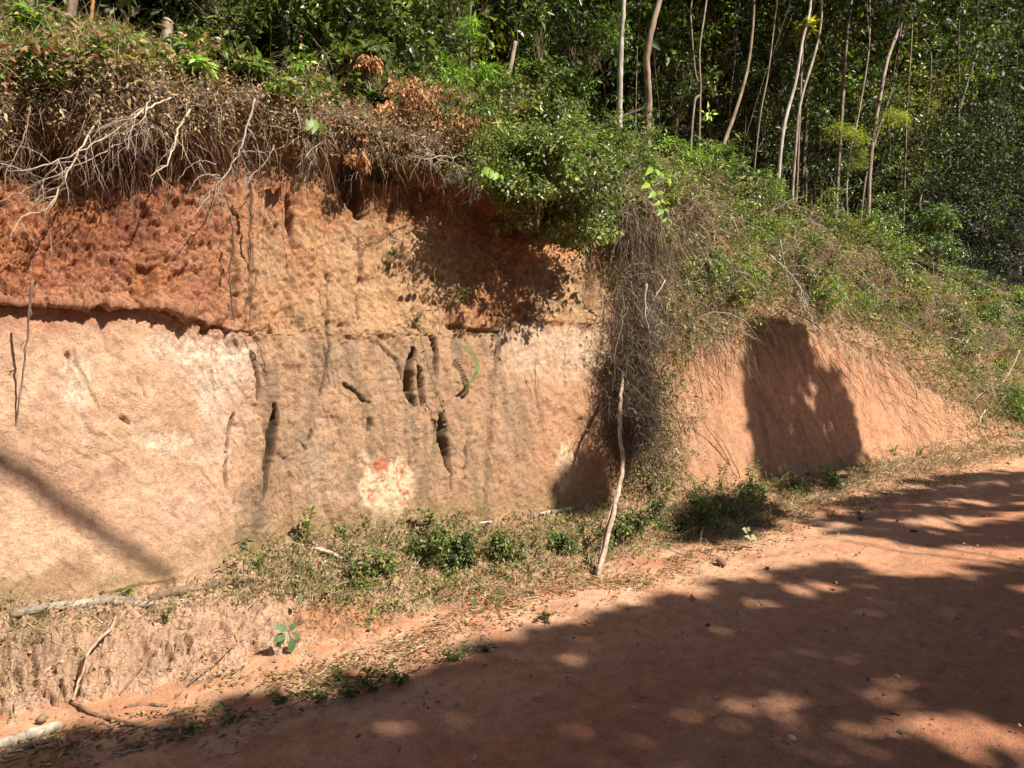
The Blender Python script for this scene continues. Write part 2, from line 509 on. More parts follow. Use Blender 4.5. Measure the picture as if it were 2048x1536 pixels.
D += lipz * (1 - sstep(7.4, 8, VV)) * (0.13 * n_mid + 0.09 * n_big + 0.035 * n_fin)
edge = np.exp(-((VV - 4.7) / 0.28) ** 2) * wl + (1 - wl) * np.exp(-((zr - .03) / .05) ** 2) * (VV > 3.4) * (VV < 5.8)
D += edge * (0.012 * fbm(P0, 3.2, 4, 48) + .012 * n_fin + (1 - wl) * (.045 * fbm(P0, 4.2, 4, 55) + .008 * fa1 + .012))
D += sstep(4.5, 4.9, VV) * (1 - sstep(5.3, 5.9, VV)) * leftb * 0.035
# fissures and grooves (image polyline, half width px, depth m)
wx = X_true + 9 * fbm(P0, 9, 3, 60); wy = Y + 4 * fbm(P0, 9, 3, 61); wxc = X_true + 3.5 * fbm(P0, 12, 3, 62)
CR = [([(585,1225),(600,1240)],14,.06),([(560,1300),(600,1312),(640,1300)],14,.07),([(330,1290),(335,1330)],14,.08),([(200,1290),(190,1320)],12,.06),([(440,1240),(450,1270)],12,.06),([(30,1330),(35,1370)],10,.05),([(120,1360),(125,1400)],9,.05),([(655,560),(650,640),(655,700),(640,790)],3,.02),([(715,480),(722,560),(715,640)],3,.025),([(1128,560),(1140,660),(1135,760),(1148,860)],2.5,.015),([(760,690),(790,720),(800,760)],4,.03),([(930,880),(925,960)],3,.01),([(420,735),(428,800),(425,830)],4,.012),([(505,700),(520,760),(515,800)],4,.025),([(60,1300),(70,1340),(60,1370)],10,.05),([(150,1290),(155,1330),(150,1380)],12,.07),([(285,1270),(290,1310),(280,1340)],16,.10),([(370,1265),(375,1300)],12,.08),([(500,1290),(520,1300),(515,1330)],18,.1),([(560,1320),(610,1315)],10,.06),([(420,1300),(430,1330)],9,.06),([(215,1330),(210,1370)],8,.05),([(552,812),(546,850),(543,905),(536,960)],9,.07), ([(538,960),(530,1000)],4,.03), ([(822,700),(815,740),(818,790),(828,812)],9,.10),([(835,735),(842,780),(842,812)],7,.05),
      ([(858,672),(868,710),(872,755)],6,.04),([(882,828),(884,870),(890,905),(896,940)],8,.08),([(897,940),(903,985)],2.5,.03),
      ([(680,765),(700,775),(722,800),(742,806)],4,.02),([(740,835),(738,862)],5,.03),([(900,648),(935,660),(1000,664)],6,.03),
      ([(455,915),(450,960),(448,975)],3.5,.03),([(470,825),(462,850),(455,900)],4,.03),([(625,860),(620,885)],4,.03),([(575,390),(582,440),(580,470)],5,.05),
      ([(497,330),(500,420),(497,520),(494,610)],5,.015),([(462,480),(466,560),(460,640)],4,.015),([(145,700),(150,730),(180,790),(195,820)],6,.012),
      ([(240,835),(262,850)],5,.025),([(132,705),(138,722)],6,.03),([(275,760),(290,800)],4,.008),([(600,885),(615,900)],3,.02),
      ([(195,505),(200,560),(198,600)],10,.09),([(285,430),(288,500),(290,585)],12,.10),([(340,400),(330,450)],9,.08),([(110,470),(105,560)],8,.07),([(50,500),(55,590)],9,.07),
      ([(715,290),(705,360),(722,425)],20,.2),([(740,330),(790,360)],14,.1),([(790,400),(780,440)],6,.04),([(1180,520),(1178,620)],6,.04),
      ([(1000,640),(985,760),(978,860),(970,960),(966,1020)],3,.012),([(640,690),(652,730),(655,770)],3,.015),
      ([(1510,760),(1530,860),(1545,930)],5,.01),([(1600,700),(1620,780),(1680,900)],5,.01),([(1660,820),(1700,930)],5,.01),([(1890,800),(1900,885)],5,.05)]
crk = np.zeros(len(P0))
for pts, w, dep in CR:
    x0 = min(p[0] for p in pts) - 60; x1 = max(p[0] for p in pts) + 60
    y0 = min(p[1] for p in pts) - 60; y1 = max(p[1] for p in pts) + 60
    m = np.where((X > x0) & (X < x1) & (Y > y0) & (Y < y1) & (VV > 1.1) & (VV < 6.6))[0]
    d, t = dist_poly(wxc[m], wy[m], pts)
    ww = w * (.72 if pts[0][1] > 560 else 1) * (0.35 + 0.9 * np.sin(np.clip(t, .02, .98) * math.pi) ** .6)
    red_ = (pts[0][0] < 420) & (pts[0][1] < 560)
    g = np.exp(-(d / (ww * (1.8 if red_ else 1))) ** (2 if red_ else 4)) * (.45 if red_ else 1)
    g = g * np.clip(.95 + .5 * n_mid[m], .4, 1.2)
    D[m] -= dep * 1.5 * g; crk[m] = np.maximum(crk[m], g)
# scratch lines and the pale diagonal seam (shallow grooves)
for pts, w, dep in [([(165,922),(240,900),(310,885)],3,.006),([(0,1080),(80,1065),(165,1052)],2.5,.006),([(125,735),(160,800),(172,850),(150,935)],9,.012),([(0,990),(140,930)],2,.004),([(190,1188),(290,1165),(370,1152)],4,-.02)]:
    m = np.where((X < 420) & (Y > 650) & (VV > 2.8) & (VV < 4.1))[0]
    d, t = dist_poly(wx[m] + 5 * n_fin[m], wy[m], pts)
    D[m] -= dep * np.exp(-(d / w) ** 2)
# smear of freshly chipped soil
def spot(cx, cyy, rx, ry, soft=0.35):
    r = np.hypot((wx - cx) / rx, (wy - cyy) / ry) + 0.35 * n_mid + .12 * n_fin
    return 1 - sstep(1 - soft, 1 + soft, r)
D *= 1 - (1 - sstep(.25, .75, np.abs(NR[:, 1]))) * .55 * (VV > .9) * (VV < 3.1)
PB = P0 + NR * D[:, None]
PB[:, 0] += 0.012 * fbm(P0, 8, 3, 70) * sstep(5.2, 5.8, VV) * up
PB += NR * ((.16 * fbm(P0, 1.7, 3, 71) + .08 * fbm(P0, 4, 3, 72)) * sstep(1250, 1450, X) * sstep(5.2, 6.2, VV) * (1 - sstep(7.3, 8, VV)))[:, None]
BANKV = PB.reshape(nr, nc, 3)

# -- soil colours
def rgb(*a): return np.array(a, float)
ochre, tan_, pink, red, dred, brown, grey, white, moss, orange = (rgb(.52,.31,.18), rgb(.70,.46,.30), rgb(.74,.47,.34), rgb(.46,.155,.075), rgb(.30,.085,.05),
    rgb(.27,.165,.09), rgb(.33,.26,.18), rgb(.80,.67,.52), rgb(.27,.20,.075), rgb(.55,.23,.09))
C = np.broadcast_to(ochre, (len(P0), 3)).copy()
def lay(c, w):
    global C
    w = np.clip(w, 0, 1)[:, None]
    C = C * (1 - w) + c * w
patch = fbm(P0, 2.2, 4, 80); patch2 = fbm(P0, 5, 5, 81, .6); strk = fbm(P0, 13, 4, 82, .6, stretch=(1, .3, .07)); strk2 = fbm(P0, 30, 3, 83, .6, stretch=(1, .3, .05))
# lower wall
lay(pink, low * (1 - sstep(380, 560, X)) * (.55 + .4 * patch))
lay(tan_, low * (1 - sstep(380, 700, X)) * sstep(-.1, .4, patch2) * .8)
lay(rgb(.54,.29,.165), low * sstep(850, 1000, X) * (.6 + .4 * patch))
lay(rgb(.56,.28,.155), low * far_ * (.7 + .4 * patch2))
lay(red, low * leftb * (1 - sstep(600, 690 , Y + 30 * patch2)) * .75)
gr_ = np.clip(.55 + 1.1 * n_pit + .9 * patch2, 0, 1.1)
lay(white, (spot(415, 680, 100, 45) * .8 + spot(430, 745, 60, 60) * .65) * gr_)
lay(rgb(.68,.5,.4), spot(450, 830, 60, 110) * .5 * (.6 + patch2))
lay(white, (spot(150, 760, 26, 50) * .6 + spot(168, 850, 10, 70) * .5 + spot(340, 880, 55, 22) * .5) * gr_)
lay(rgb(.66,.5,.36), spot(1110, 690, 130, 70) * .6)
lay(rgb(.58,.47,.38), spot(635, 930, 34, 100, .8) * .5 * gr_)
lay(rgb(.5,.27,.15), spot(1090, 880, 90, 130) * .5)
# stains: grey-brown vertical rain streaks in the middle
st = sstep(430, 600, X) * (1 - sstep(980, 1100, X))
lay(grey, st * low * sstep(-.1, .5, patch + .5 * strk) * .6)
lay(brown, st * low * sstep(.05, .55, strk + .4 * patch2) * .6)
lay(rgb(.19,.125,.07), st * (low + up) * sstep(.25, .6, strk2 + .3 * strk) * .45)
for pts, w, a in [([(1000,640),(985,760),(978,860),(968,1020)],8,.75),([(872,850),(850,930),(838,1000)],9,.8),([(540,740),(548,800),(536,960),(520,1080)],16,.55),([(655,500),(660,660)],26,.35),([(1075,760),(1078,860)],3,.4),
                  ([(600,500),(590,640)],20,.35),([(700,560),(710,650)],14,.3),([(500,1000),(500,1100)],30,.5),([(640,760),(600,900)],9,.3),([(820,620),(812,700)],12,.6),([(742,690),(745,730)],8,.4)]:
    d, t = dist_poly(wx, wy, pts)
    lay(rgb(.16,.11,.07), (1 - sstep(w * .5, w * 1.4, d + 4 * strk2 * 3)) * a * (VV > 2.9) * (VV < 6.5))
lay(rgb(.40,.27,.165), (low + up) * sstep(480, 620, X) * (1 - sstep(930, 1080, X)) * (.42 + .35 * patch2))
# upper layer
leftc = 1 - sstep(300, 640, X_true + 120 * patch + 40 * patch2)
lay(rgb(.55,.33,.17), up * mid * .8)
lay(rgb(.44,.28,.16), up * mid * sstep(-.1, .5, patch) * .5)
lay(orange, up * mid * sstep(.0, .5, patch2 + .2) * (1 - sstep(420, 560, Y)) * .7)
lay(red, up * leftc * (.8 + .3 * patch))
lay(dred, up * leftc * sstep(.0, .5, patch2) * .7)
lay(orange, up * leftc * sstep(.1, .5, fbm(P0, 3.3, 4, 86)) * .8)
lay(orange, up * sstep(1050, 1130, X) * (1 - sstep(1260, 1330, X)) * sstep(-.1, .4, patch2) * .8)
lay(rgb(.42,.17,.075), up * sstep(880, 960, X) * (1 - sstep(1040, 1100, X)) * .7)
lay(rgb(.50,.21,.09), up * spot(830, 390, 60, 60) * .8)
lay(rgb(.36,.2,.1), up * (1 - sstep(250, 330, Y)) * leftb * .7)
lay(rgb(.40,.24,.13), up * far_ * .7)
lay(rgb(.13,.09,.055), lipz * .9)
lay(rgb(.24,.11,.06), low * far_ * sstep(.15, .55, fbm(P0, 9, 4, 95, .6, stretch=(1, .3, .2))) * .35)
lay(rgb(.38,.2,.12), low * sstep(.2, .6, fbm(P0, 3.1, 5, 96, .65)) * .3)
lay(rgb(.17,.09,.04), up * (1 - leftb) * sstep(.35, .7, patch2 + .4 * patch) * .35)
# fresh chips with red veins
vein = np.abs(fbm(P0, 16, 3, 90, .6, stretch=(1, 1, .6)))
for cx, cyy, rx, ry, a in [(778, 975, 52, 55, 1), (1127, 935, 20, 46, .8), (740, 925, 22, 22, .6)]:
    w = spot(cx, cyy + 12 * strk2, rx, ry, .12)
    lay(rgb(.78,.60,.40), w * .85 * a)
    lay(rgb(.68,.20,.09), w * a * (1 - sstep(.03, .22, vein)) * sstep(-.15, .15, patch2 + (wx - cx) / 200) * .9)
lay(rgb(.55,.14,.06), spot(758, 928, 12, 18) * .8)
# moss and damp towards the base
dmp = sstep(2.95, 3.0, VV) * (1 - sstep(3.02, 3.2, VV + .08 * patch2))
lay(moss, low * dmp * (.55 + .4 * patch2) * (1 - far_ * .7))
lay(rgb(.085,.06,.04), crk * low * .85 * sstep(430, 500, X) * (1 - sstep(900, 960, X)))  # fissures coloured darker than the soil around them
lay(rgb(.2,.10,.055), crk * up * .5)  # upper wall fissures darkened likewise
# talus
lay(rgb(.68,.43,.29), tal * (1 - sstep(500, 1000, X)) * .85)
lay(rgb(.62,.45,.3), tal * sstep(0, .5, patch2) * .5)
lay(rgb(.52,.25,.11), tal * spot(680, 1240, 90, 60) * .8)
lay(rgb(.36,.22,.13), tal * sstep(-.1, .5, strk * .5 + patch2) * .35 * sstep(1.2, 1.6, VV))
lay(rgb(.36,.2,.11), tal * sstep(1250, 1400, X) * .6)
C *= (1 + .10 * n_fin + .08 * n_grain * low + .09 * n_pit)[:, None]
C = C * .9 + C.mean(1, keepdims=True) * .07; C *= 0.95
mb = MB(); mb.add(PB, grid_faces(nr, nc), np.clip(C, .01, .85))
bank = mb.build('cut_bank', M_bank, smooth=False)
tag(bank, kind='structure')

# ---------------------------------------------------------------- hillside behind the crest
cn, cz = ctrl[-1]
hs = np.interp(np.linspace(0, 1, 300), np.linspace(0, 1, nc), S)
hs = np.concatenate([np.linspace(-60, -5.2, 20), hs[1:], np.linspace(42, 160, 24)])
hz = np.interp(hs, S, cz)
off_n = [5.6, 6.0, 6.6, 7.4, 8.5, 10, 12, 14.5, 17.5, 21, 26, 33, 42, 55, 75]
off_z = [-.36, -.03, .08, .2, .35, .9, 2.2, 4.5, 8, 12.5, 19, 28, 38, 48, 60]
hn = np.interp(np.linspace(0, len(off_n) - 1, 130), range(len(off_n)), off_n)
ho = np.interp(np.linspace(0, len(off_n) - 1, 130), range(len(off_n)), off_z)
HX, HN = np.meshgrid(hs, hn)
HZ = np.broadcast_to(hz[None], HX.shape) + ho[:, None] + np.clip(HX - 22, 0, 60) * .45 * sstep(6, 9, HN)
HP = np.stack([HX, HN, HZ], -1).reshape(-1, 3)
HP[:, 2] += (0.12 * fbm(HP, .8, 4, 101) + .04 * fbm(HP, 4, 3, 102)) * sstep(6, 7.5, HP[:, 1])
HP[:, 2] += 1.5 * fbm(HP, .1, 2, 103) * sstep(9, 16, HP[:, 1])
hc = rgb(.016,.013,.009) * (1 + .4 * fbm(HP, 3, 4, 104))[:, None]  # near-black: the shade of the forest gaps is put into the floor colour
mb = MB(); mb.add(HP, grid_faces(130, len(hs)), np.clip(hc, .006, .3))
hill = mb.build('hillside', M_floor, smooth=True)
tag(hill, kind='structure')
def hill_z(s, n):
    return np.interp(s, S, cz) + np.interp(n, off_n, off_z) + np.clip(s - 22, 0, 60) * .45 * sstep(6, 9, n)

# ---------------------------------------------------------------- road and the ground beyond it
rx = S[(S > -4.9)]
rx = rx[::4]
rx = np.concatenate([np.linspace(-30, -5, 40), rx, np.linspace(42, 90, 20)])
rn = np.concatenate([np.linspace(-4.5, 0, 60)[:-1], np.linspace(0, 3.95, 190)])
RX, RN = np.meshgrid(rx, rn)
RP = np.stack([RX, RN, np.zeros_like(RX)], -1).reshape(-1, 3)
foot = np.interp(RP[:, 0], S, FOOT_N)
RX1, RY1 = proj(RP)
rut = fbm(RP, 1.3, 4, 120, stretch=(.16, 1, 1))
near_foot = sstep(-1.5, -.3, RP[:, 1] - foot)
rz = -.022 * np.exp(-((RP[:, 1] - 2.25 + .06 * fbm(RP, .4, 2, 125)) / .16) ** 2) - .02 * np.exp(-((RP[:, 1] - .75 + .05 * fbm(RP, .4, 2, 126)) / .17) ** 2) + 0.018 * rut + .006 * fbm(RP, 6, 4, 121) + near_foot * (.012 * fbm(RP, 9, 4, 122) + .01)
rz += .0035 * fbm(RP, 38, 3, 123, .6)
RP[:, 2] = rz - sstep(.05, .4, RP[:, 1] - foot) * .06
RC = np.broadcast_to(rgb(.50,.235,.138), (len(RP), 3)).copy()
def rlay(c, w):
    global RC
    w = np.clip(w, 0, 1)[:, None]; RC = RC * (1 - w) + c * w
q1 = fbm(RP, .8, 4, 130, stretch=(.25, 1, 1)); q2 = fbm(RP, 5, 5, 131, .6); q3 = fbm(RP, 2.4, 4, 132, stretch=(.3, 1, 1))
rlay(rgb(.40,.18,.10), sstep(-.1, .5, q1) * .6)
rlay(rgb(.56,.29,.17), sstep(.0, .5, q3) * .55)
rlay(rgb(.46,.27,.17), sstep(.1, .45, fbm(RP, 1.9, 4, 133, .6, stretch=(.12, 1, 1))) * .4)
rlay(rgb(.66,.43,.28), near_foot * sstep(-.35, .35, q2) * .75)
rlay(rgb(.58,.30,.17), near_foot * sstep(.15, .5, q3) * .5)
rlay(rgb(.48,.19,.09), sstep(-3, -2, -RP[:, 1]) * 0)
RC *= (1 + .12 * fbm(RP, 22, 4, 134, .6))[:, None]
mb = MB(); mb.add(RP, grid_faces(len(rn), len(rx)), np.clip(RC, .02, .8))
road = tag(mb.build('road', M_road, smooth=True), kind='structure')

gx, gn = np.meshgrid(np.concatenate([[-900, -300, -120], np.linspace(-60, 120, 140), [300, 900]]), np.concatenate([[-900, -300, -90], np.linspace(-40, -3.9, 60)]))
GP = np.stack([gx, gn, np.zeros_like(gx)], -1).reshape(-1, 3)
GP[:, 2] = -.03 + (.15 + .25 * fbm(GP, .5, 3, 140)) * sstep(-4.6, -7, GP[:, 1])
mb = MB(); mb.add(GP, grid_faces(gx.shape[0], gx.shape[1]), np.clip(rgb(.16,.11,.05) * (1 + .4 * fbm(GP, 1.5, 3, 141))[:, None], .02, .4))
tag(mb.build('ground', M_floor, smooth=True), kind='structure')

# ---------------------------------------------------------------- ray casting on the finished terrain
def bvh_of(Pv, F, step=1):
    return BVHTree.FromPolygons([tuple(p) for p in Pv], [tuple(f) for f in F])
ri = np.arange(0, nr, 3); ci = np.arange(0, nc, 3)
sub = BANKV[np.ix_(ri, ci)]
bv_bank = bvh_of(sub.reshape(-1, 3), grid_faces(len(ri), len(ci)))
bv_hill = bvh_of(HP, grid_faces(130, len(hs)))
def hit(px, py):
    d = Vector(ray(px, py)).normalized()
    best = None
    for b in (bv_bank, bv_hill):
        loc, nor, idx, dist = b.ray_cast(Vector(CAMP), d)
        if loc is not None and (best is None or dist < best[2]): best = (loc, nor, dist)
    g = Gz(px, py, 0.012) if py > 700 else None
    if g is not None and (best is None or np.linalg.norm(g - CAMP) < best[2]):
        return g, np.array([0, 0, 1.0])
    if best is None: return Pn(px, py, 12), np.array([0, -1, 0.])
    n = np.array(best[1]);
    if n @ np.array(d) > 0: n = -n
    return np.array(best[0]), n
def H(px, py, off=0.0):            # point on the terrain seen there, lifted off it towards the road
    p, n = hit(px, py)
    return p + np.array([0, -off, 0.])
def Hr(px, py, off):               # same pixel, nearer by off metres (a thing standing off the wall)
    p, n = hit(px, py)
    return Pn(px, py, p[1] - off) if abs(p[1]) > .5 else p
# sampling of the bank's surface by weights
fq = grid_faces(nr, nc)
fc = PB[fq].mean(1)
fa = np.linalg.norm(np.cross(PB[fq[:, 1]] - PB[fq[:, 0]], PB[fq[:, 3]] - PB[fq[:, 0]]), axis=1)
fV = VV[fq].mean(1); fX, fY = proj(fc)
fn = unit(np.cross(PB[fq[:, 1]] - PB[fq[:, 0]], PB[fq[:, 3]] - PB[fq[:, 0]]))
fn[fn[:, 1] > 0.2] *= -1
fdist = np.linalg.norm(fc - CAMP, axis=1)
def sample(count, w, by_view=True):
    """count points on the bank; by_view thins them with distance so that they stay cheap far off"""
    a = fa * w / (np.maximum(fdist, 2) ** (1.6 if by_view else 0)) * (fc[:, 0] > -1.5) * (fc[:, 0] < 32)
    i = rng.choice(len(a), count, p=a / a.sum())
    u, v = rng.random((2, count, 1))
    A, B, Cc, Dd = (PB[fq[i, j_]] for j_ in range(4))
    return (A * (1 - u) + B * u) * (1 - v) + (Dd * (1 - u) + Cc * u) * v, i
def zone(polys, soft=0):
    w = np.zeros(len(fX))
    for p in polys: w += in_poly(fX + soft * rng.normal(0, 1, len(fX)), fY + soft * rng.normal(0, 1, len(fX)), p)
    return np.minimum(w, 1)
# ---------------------------------------------------------------- palettes
DARKG = [(3,(.022,.036,.014)),(3,(.036,.056,.020)),(1,(.07,.095,.03)),(.6,(.12,.13,.05))]
MIDG = [(3,(.070,.110,.030)),(3,(.115,.158,.045)),(2,(.19,.225,.075)),(.7,(.27,.25,.10))]
LIMEG = [(3,(.14,.26,.03)),(2,(.22,.33,.045)),(1,(.09,.17,.025))]
OLIVE = [(3,(.17,.20,.04)),(2,(.26,.25,.05)),(1,(.12,.16,.03))]
YELG = [(2,(.25,.30,.04)),(2,(.38,.36,.05)),(1,(.15,.22,.03))]
STRAW = [(3,(.36,.27,.15)),(3,(.26,.19,.11)),(2,(.45,.36,.22)),(2,(.16,.11,.07)),(1,(.28,.25,.20))]
TWIG = [(3,(.30,.24,.19)),(2,(.42,.35,.28)),(2,(.18,.13,.10)),(1,(.24,.15,.11))]
DRYLF = [(3,(.30,.17,.08)),(2,(.40,.25,.13)),(2,(.20,.11,.06)),(1,(.45,.34,.22)),(1,(.24,.10,.06))]
MIXED = [(3,(.10,.14,.03)),(2,(.17,.19,.05)),(2,(.26,.20,.10)),(2,(.18,.12,.07)),(1,(.07,.12,.02))]

def rdir(n, up=0.0, out=None):
    d = rng.normal(0, 1, (n, 3)); d[:, 2] += up
    if out is not None: d += out
    return unit(d)

def clumps(mb, centres, R, n_each, L, W, pal_, up=1.0, flat=0.7, droop=.3, rich=False, tone=None):
    Kc = len(centres)
    R = np.broadcast_to(R, (Kc,))
    idx = np.repeat(np.arange(Kc), n_each)
    m = len(idx)
    off = unit(rng.normal(0, 1, (m, 3))) * (rng.random((m, 1)) ** .5) * R[idx][:, None]
    off[:, 2] *= flat
    pos = centres[idx] + off
    d = unit(off + rng.normal(0, .35, (m, 3)) * R[idx][:, None]); d[:, 2] -= droop
    nrm = rng.normal(0, .6, (m, 3)) + np.array([0, -.35, up]) + .4 * unit(off)
    l = L * np.exp(rng.normal(0, .28, m))
    cc = pal(m, pal_) * np.exp(rng.normal(0, .22, (Kc, 1)))[idx]
    if tone is not None: cc = cc * tone[idx][:, None]
    leaves(mb, pos, d, nrm, l, l * W, cc, rich)
    return pos

def foliage_cloud(h, rad, n_cl, n_each, L, W, pal_, z0=0.25, squash=1.0, R=.22, taper=.5, **kw):
    """leaf clumps gathered in uneven lobes with shoots standing out of them"""
    nl = max(4, n_cl // 12)
    t = rng.random(nl) ** .8
    z = h * (z0 + (1 - z0) * t * .85)
    rr = rad * np.sqrt(np.clip(1 - ((t - .4) / .7) ** 2, .08, 1)) * rng.uniform(.15, .85, nl)
    a = rng.random(nl) * 2 * math.pi
    lob = np.stack([rr * np.cos(a), rr * np.sin(a) * squash, z], 1)
    ls = rng.uniform(.14, .34, nl)
    i = rng.choice(nl, n_cl, p=ls / ls.sum())
    c = lob[i] + rng.normal(0, 1, (n_cl, 3)) * np.array([1, 1, .75]) * (ls[i] * min(rad, h))[:, None] * .75
    c[:, 2] = np.maximum(c[:, 2], h * z0 * .8)
    tone = np.exp(rng.normal(0, .22, nl))
    mb = MB()
    clumps(mb, c, R * .8 * rad * np.exp(rng.normal(0, .4, n_cl)), n_each, L, W, pal_, tone=tone[i], **kw)
    ns = max(4, n_cl // 12)                       # shoots
    j = rng.integers(0, n_cl, ns)
    d = unit(c[j] - np.array([0, 0, h * .3])) + rng.normal(0, .35, (ns, 3)) + np.array([0, 0, .35])
    Q = strands(mb, c[j], d, rng.uniform(.3, .7, ns) * min(rad, h), .0016, np.array((.12, .12, .05)), 6, 3, .5, .3, ribbon=False)
    q = np.repeat(Q[:, 1:].reshape(-1, 3), 2, 0)
    leaves(mb, q, rng.normal(0, .7, (len(q), 3)) - np.array([0, 0, .2]), rng.normal(0, .4, (len(q), 3)) + np.array([0, -.3, .9]), L * rng.uniform(.6, 1.2, len(q)), L * W, pal(len(q), pal_))
    return mb, c

GREYBARK, PALEBARK, BROWNBARK, DARKBARK = (.30,.25,.20), (.52,.48,.43), (.24,.17,.12), (.07,.05,.04)

def stems_to(centres, n_st, h, rad, r0, c):
    out = []
    for i in range(n_st):
        tgt = centres[rnd.randrange(len(centres))] * np.array([.8, .8, 1])
        p = [(rnd.uniform(-.04, .04) * rad, rnd.uniform(-.04, .04) * rad, -0.06), tuple(tgt * np.array([.25, .25, .35]) + rng.normal(0, .03 * rad, 3)), tuple(tgt * np.array([.6, .6, .7]) + rng.normal(0, .05 * rad, 3)), tuple(tgt)]
        mb = MB(); pts = smooth_path(p, 4, .01 * rad)
        tube(mb, pts, np.linspace(r0, r0 * .3, len(pts)), np.array(c), 5)
        out.append(mb)
    return out

def plant(name, label, cat, loc, h, rad, n_cl, n_each, L, W, pal_, mat, n_st=4, r0=.006, bark=BROWNBARK, group=None, rz=0, **kw):
    root = empty(name, loc, label, cat, group)
    root.rotation_euler = (0, 0, rz)
    mb, c = foliage_cloud(h, rad, n_cl, n_each, L, W, pal_, **kw)
    rich = kw.get('rich')
    tw = MB()
    b = c * np.array([.35, .35, .55]); v = c - b
    strands(tw, b, v, np.linalg.norm(v, axis=1) * 1.15, r0 * .35, pal(len(c), [(1, bark)]), 3, 3, 0, .15)
    tag(tw.build('twigs', M_wood, root), kind='stuff')
    tag(mb.build('foliage', mat, root), kind='stuff')
    for m in stems_to(c, n_st, h, rad, r0, bark): m.build('stem', M_wood, root)
    return root

def copy_tree(o, loc, rz, sc, label=None, tilt=(0, 0)):
    r = o.copy(); col.objects.link(r)
    r.location = tuple(loc); r.rotation_euler = (tilt[0], tilt[1], rz); r.scale = (sc,) * 3
    if label: r['label'] = label
    for ch in o.children:
        c = ch.copy(); col.objects.link(c); c.parent = r
    return r

# ---------------------------------------------------------------- forest: trunks the photograph shows
def trunk_tree(pix, n, wpx, label, bark, crown_pal=DARKG, crown_h=9.5, crown_r=1.3, extra=None, group=None, nl=26, stub=False, cat='tree', name='forest_tree'):
    pts = [Pn(x, y, n + dn) for (x, y), dn in zip(pix, np.linspace(0, rnd.uniform(-.3, .3), len(pix)))]
    base = pts[0].copy()
    base0 = base + np.array([0, 0, -.25])
    dist = np.linalg.norm(base - CAMP)
    r = wpx * .78 / 2 / FPX * dist
    if not stub:
        d = unit(pts[-1] - pts[-2]); d = unit(d + np.array([0, 0, .5]))
        q = pts[-1]
        for i in range(3):
            q = q + d * (crown_h - pts[-1][2]) / 3 * 1.0 + rng.normal(0, .12, 3); pts.append(q)
    pth = smooth_path([base0] + pts, 6, r * .04)
    root = empty(name, base, label, cat, group)
    mb = MB()
    taper = np.linspace(1.12, .9 if stub else .5, len(pth)); taper[0] = 1.35
    tube(mb, pth - base, r * taper, np.array(bark), 10, .07)
    mb.build('trunk', M_bark, root, smooth=True)
    if not stub:
        top = pth[-1] - base
        mb = MB()
        c = top + rng.normal(0, 1, (nl, 3)) * np.array([crown_r, crown_r, 1.1]) * .6
        clumps(mb, c, .42, 34, .15, .5, crown_pal, up=.8)
        tag(mb.build('crown', M_leaf, root), kind='stuff')
        for i in range(4):
            b = MB(); a = pth[len(pth) - 3 - 3 * i] - base; e = c[rnd.randrange(nl)]
            tube(b, smooth_path([a, (a + e) / 2 + rng.normal(0, .1, 3), e], 4), np.linspace(r * .4, r * .12, 9), np.array(bark), 5)
            b.build('limb', M_bark, root)
    if extra: extra(root, base, r)
    return root

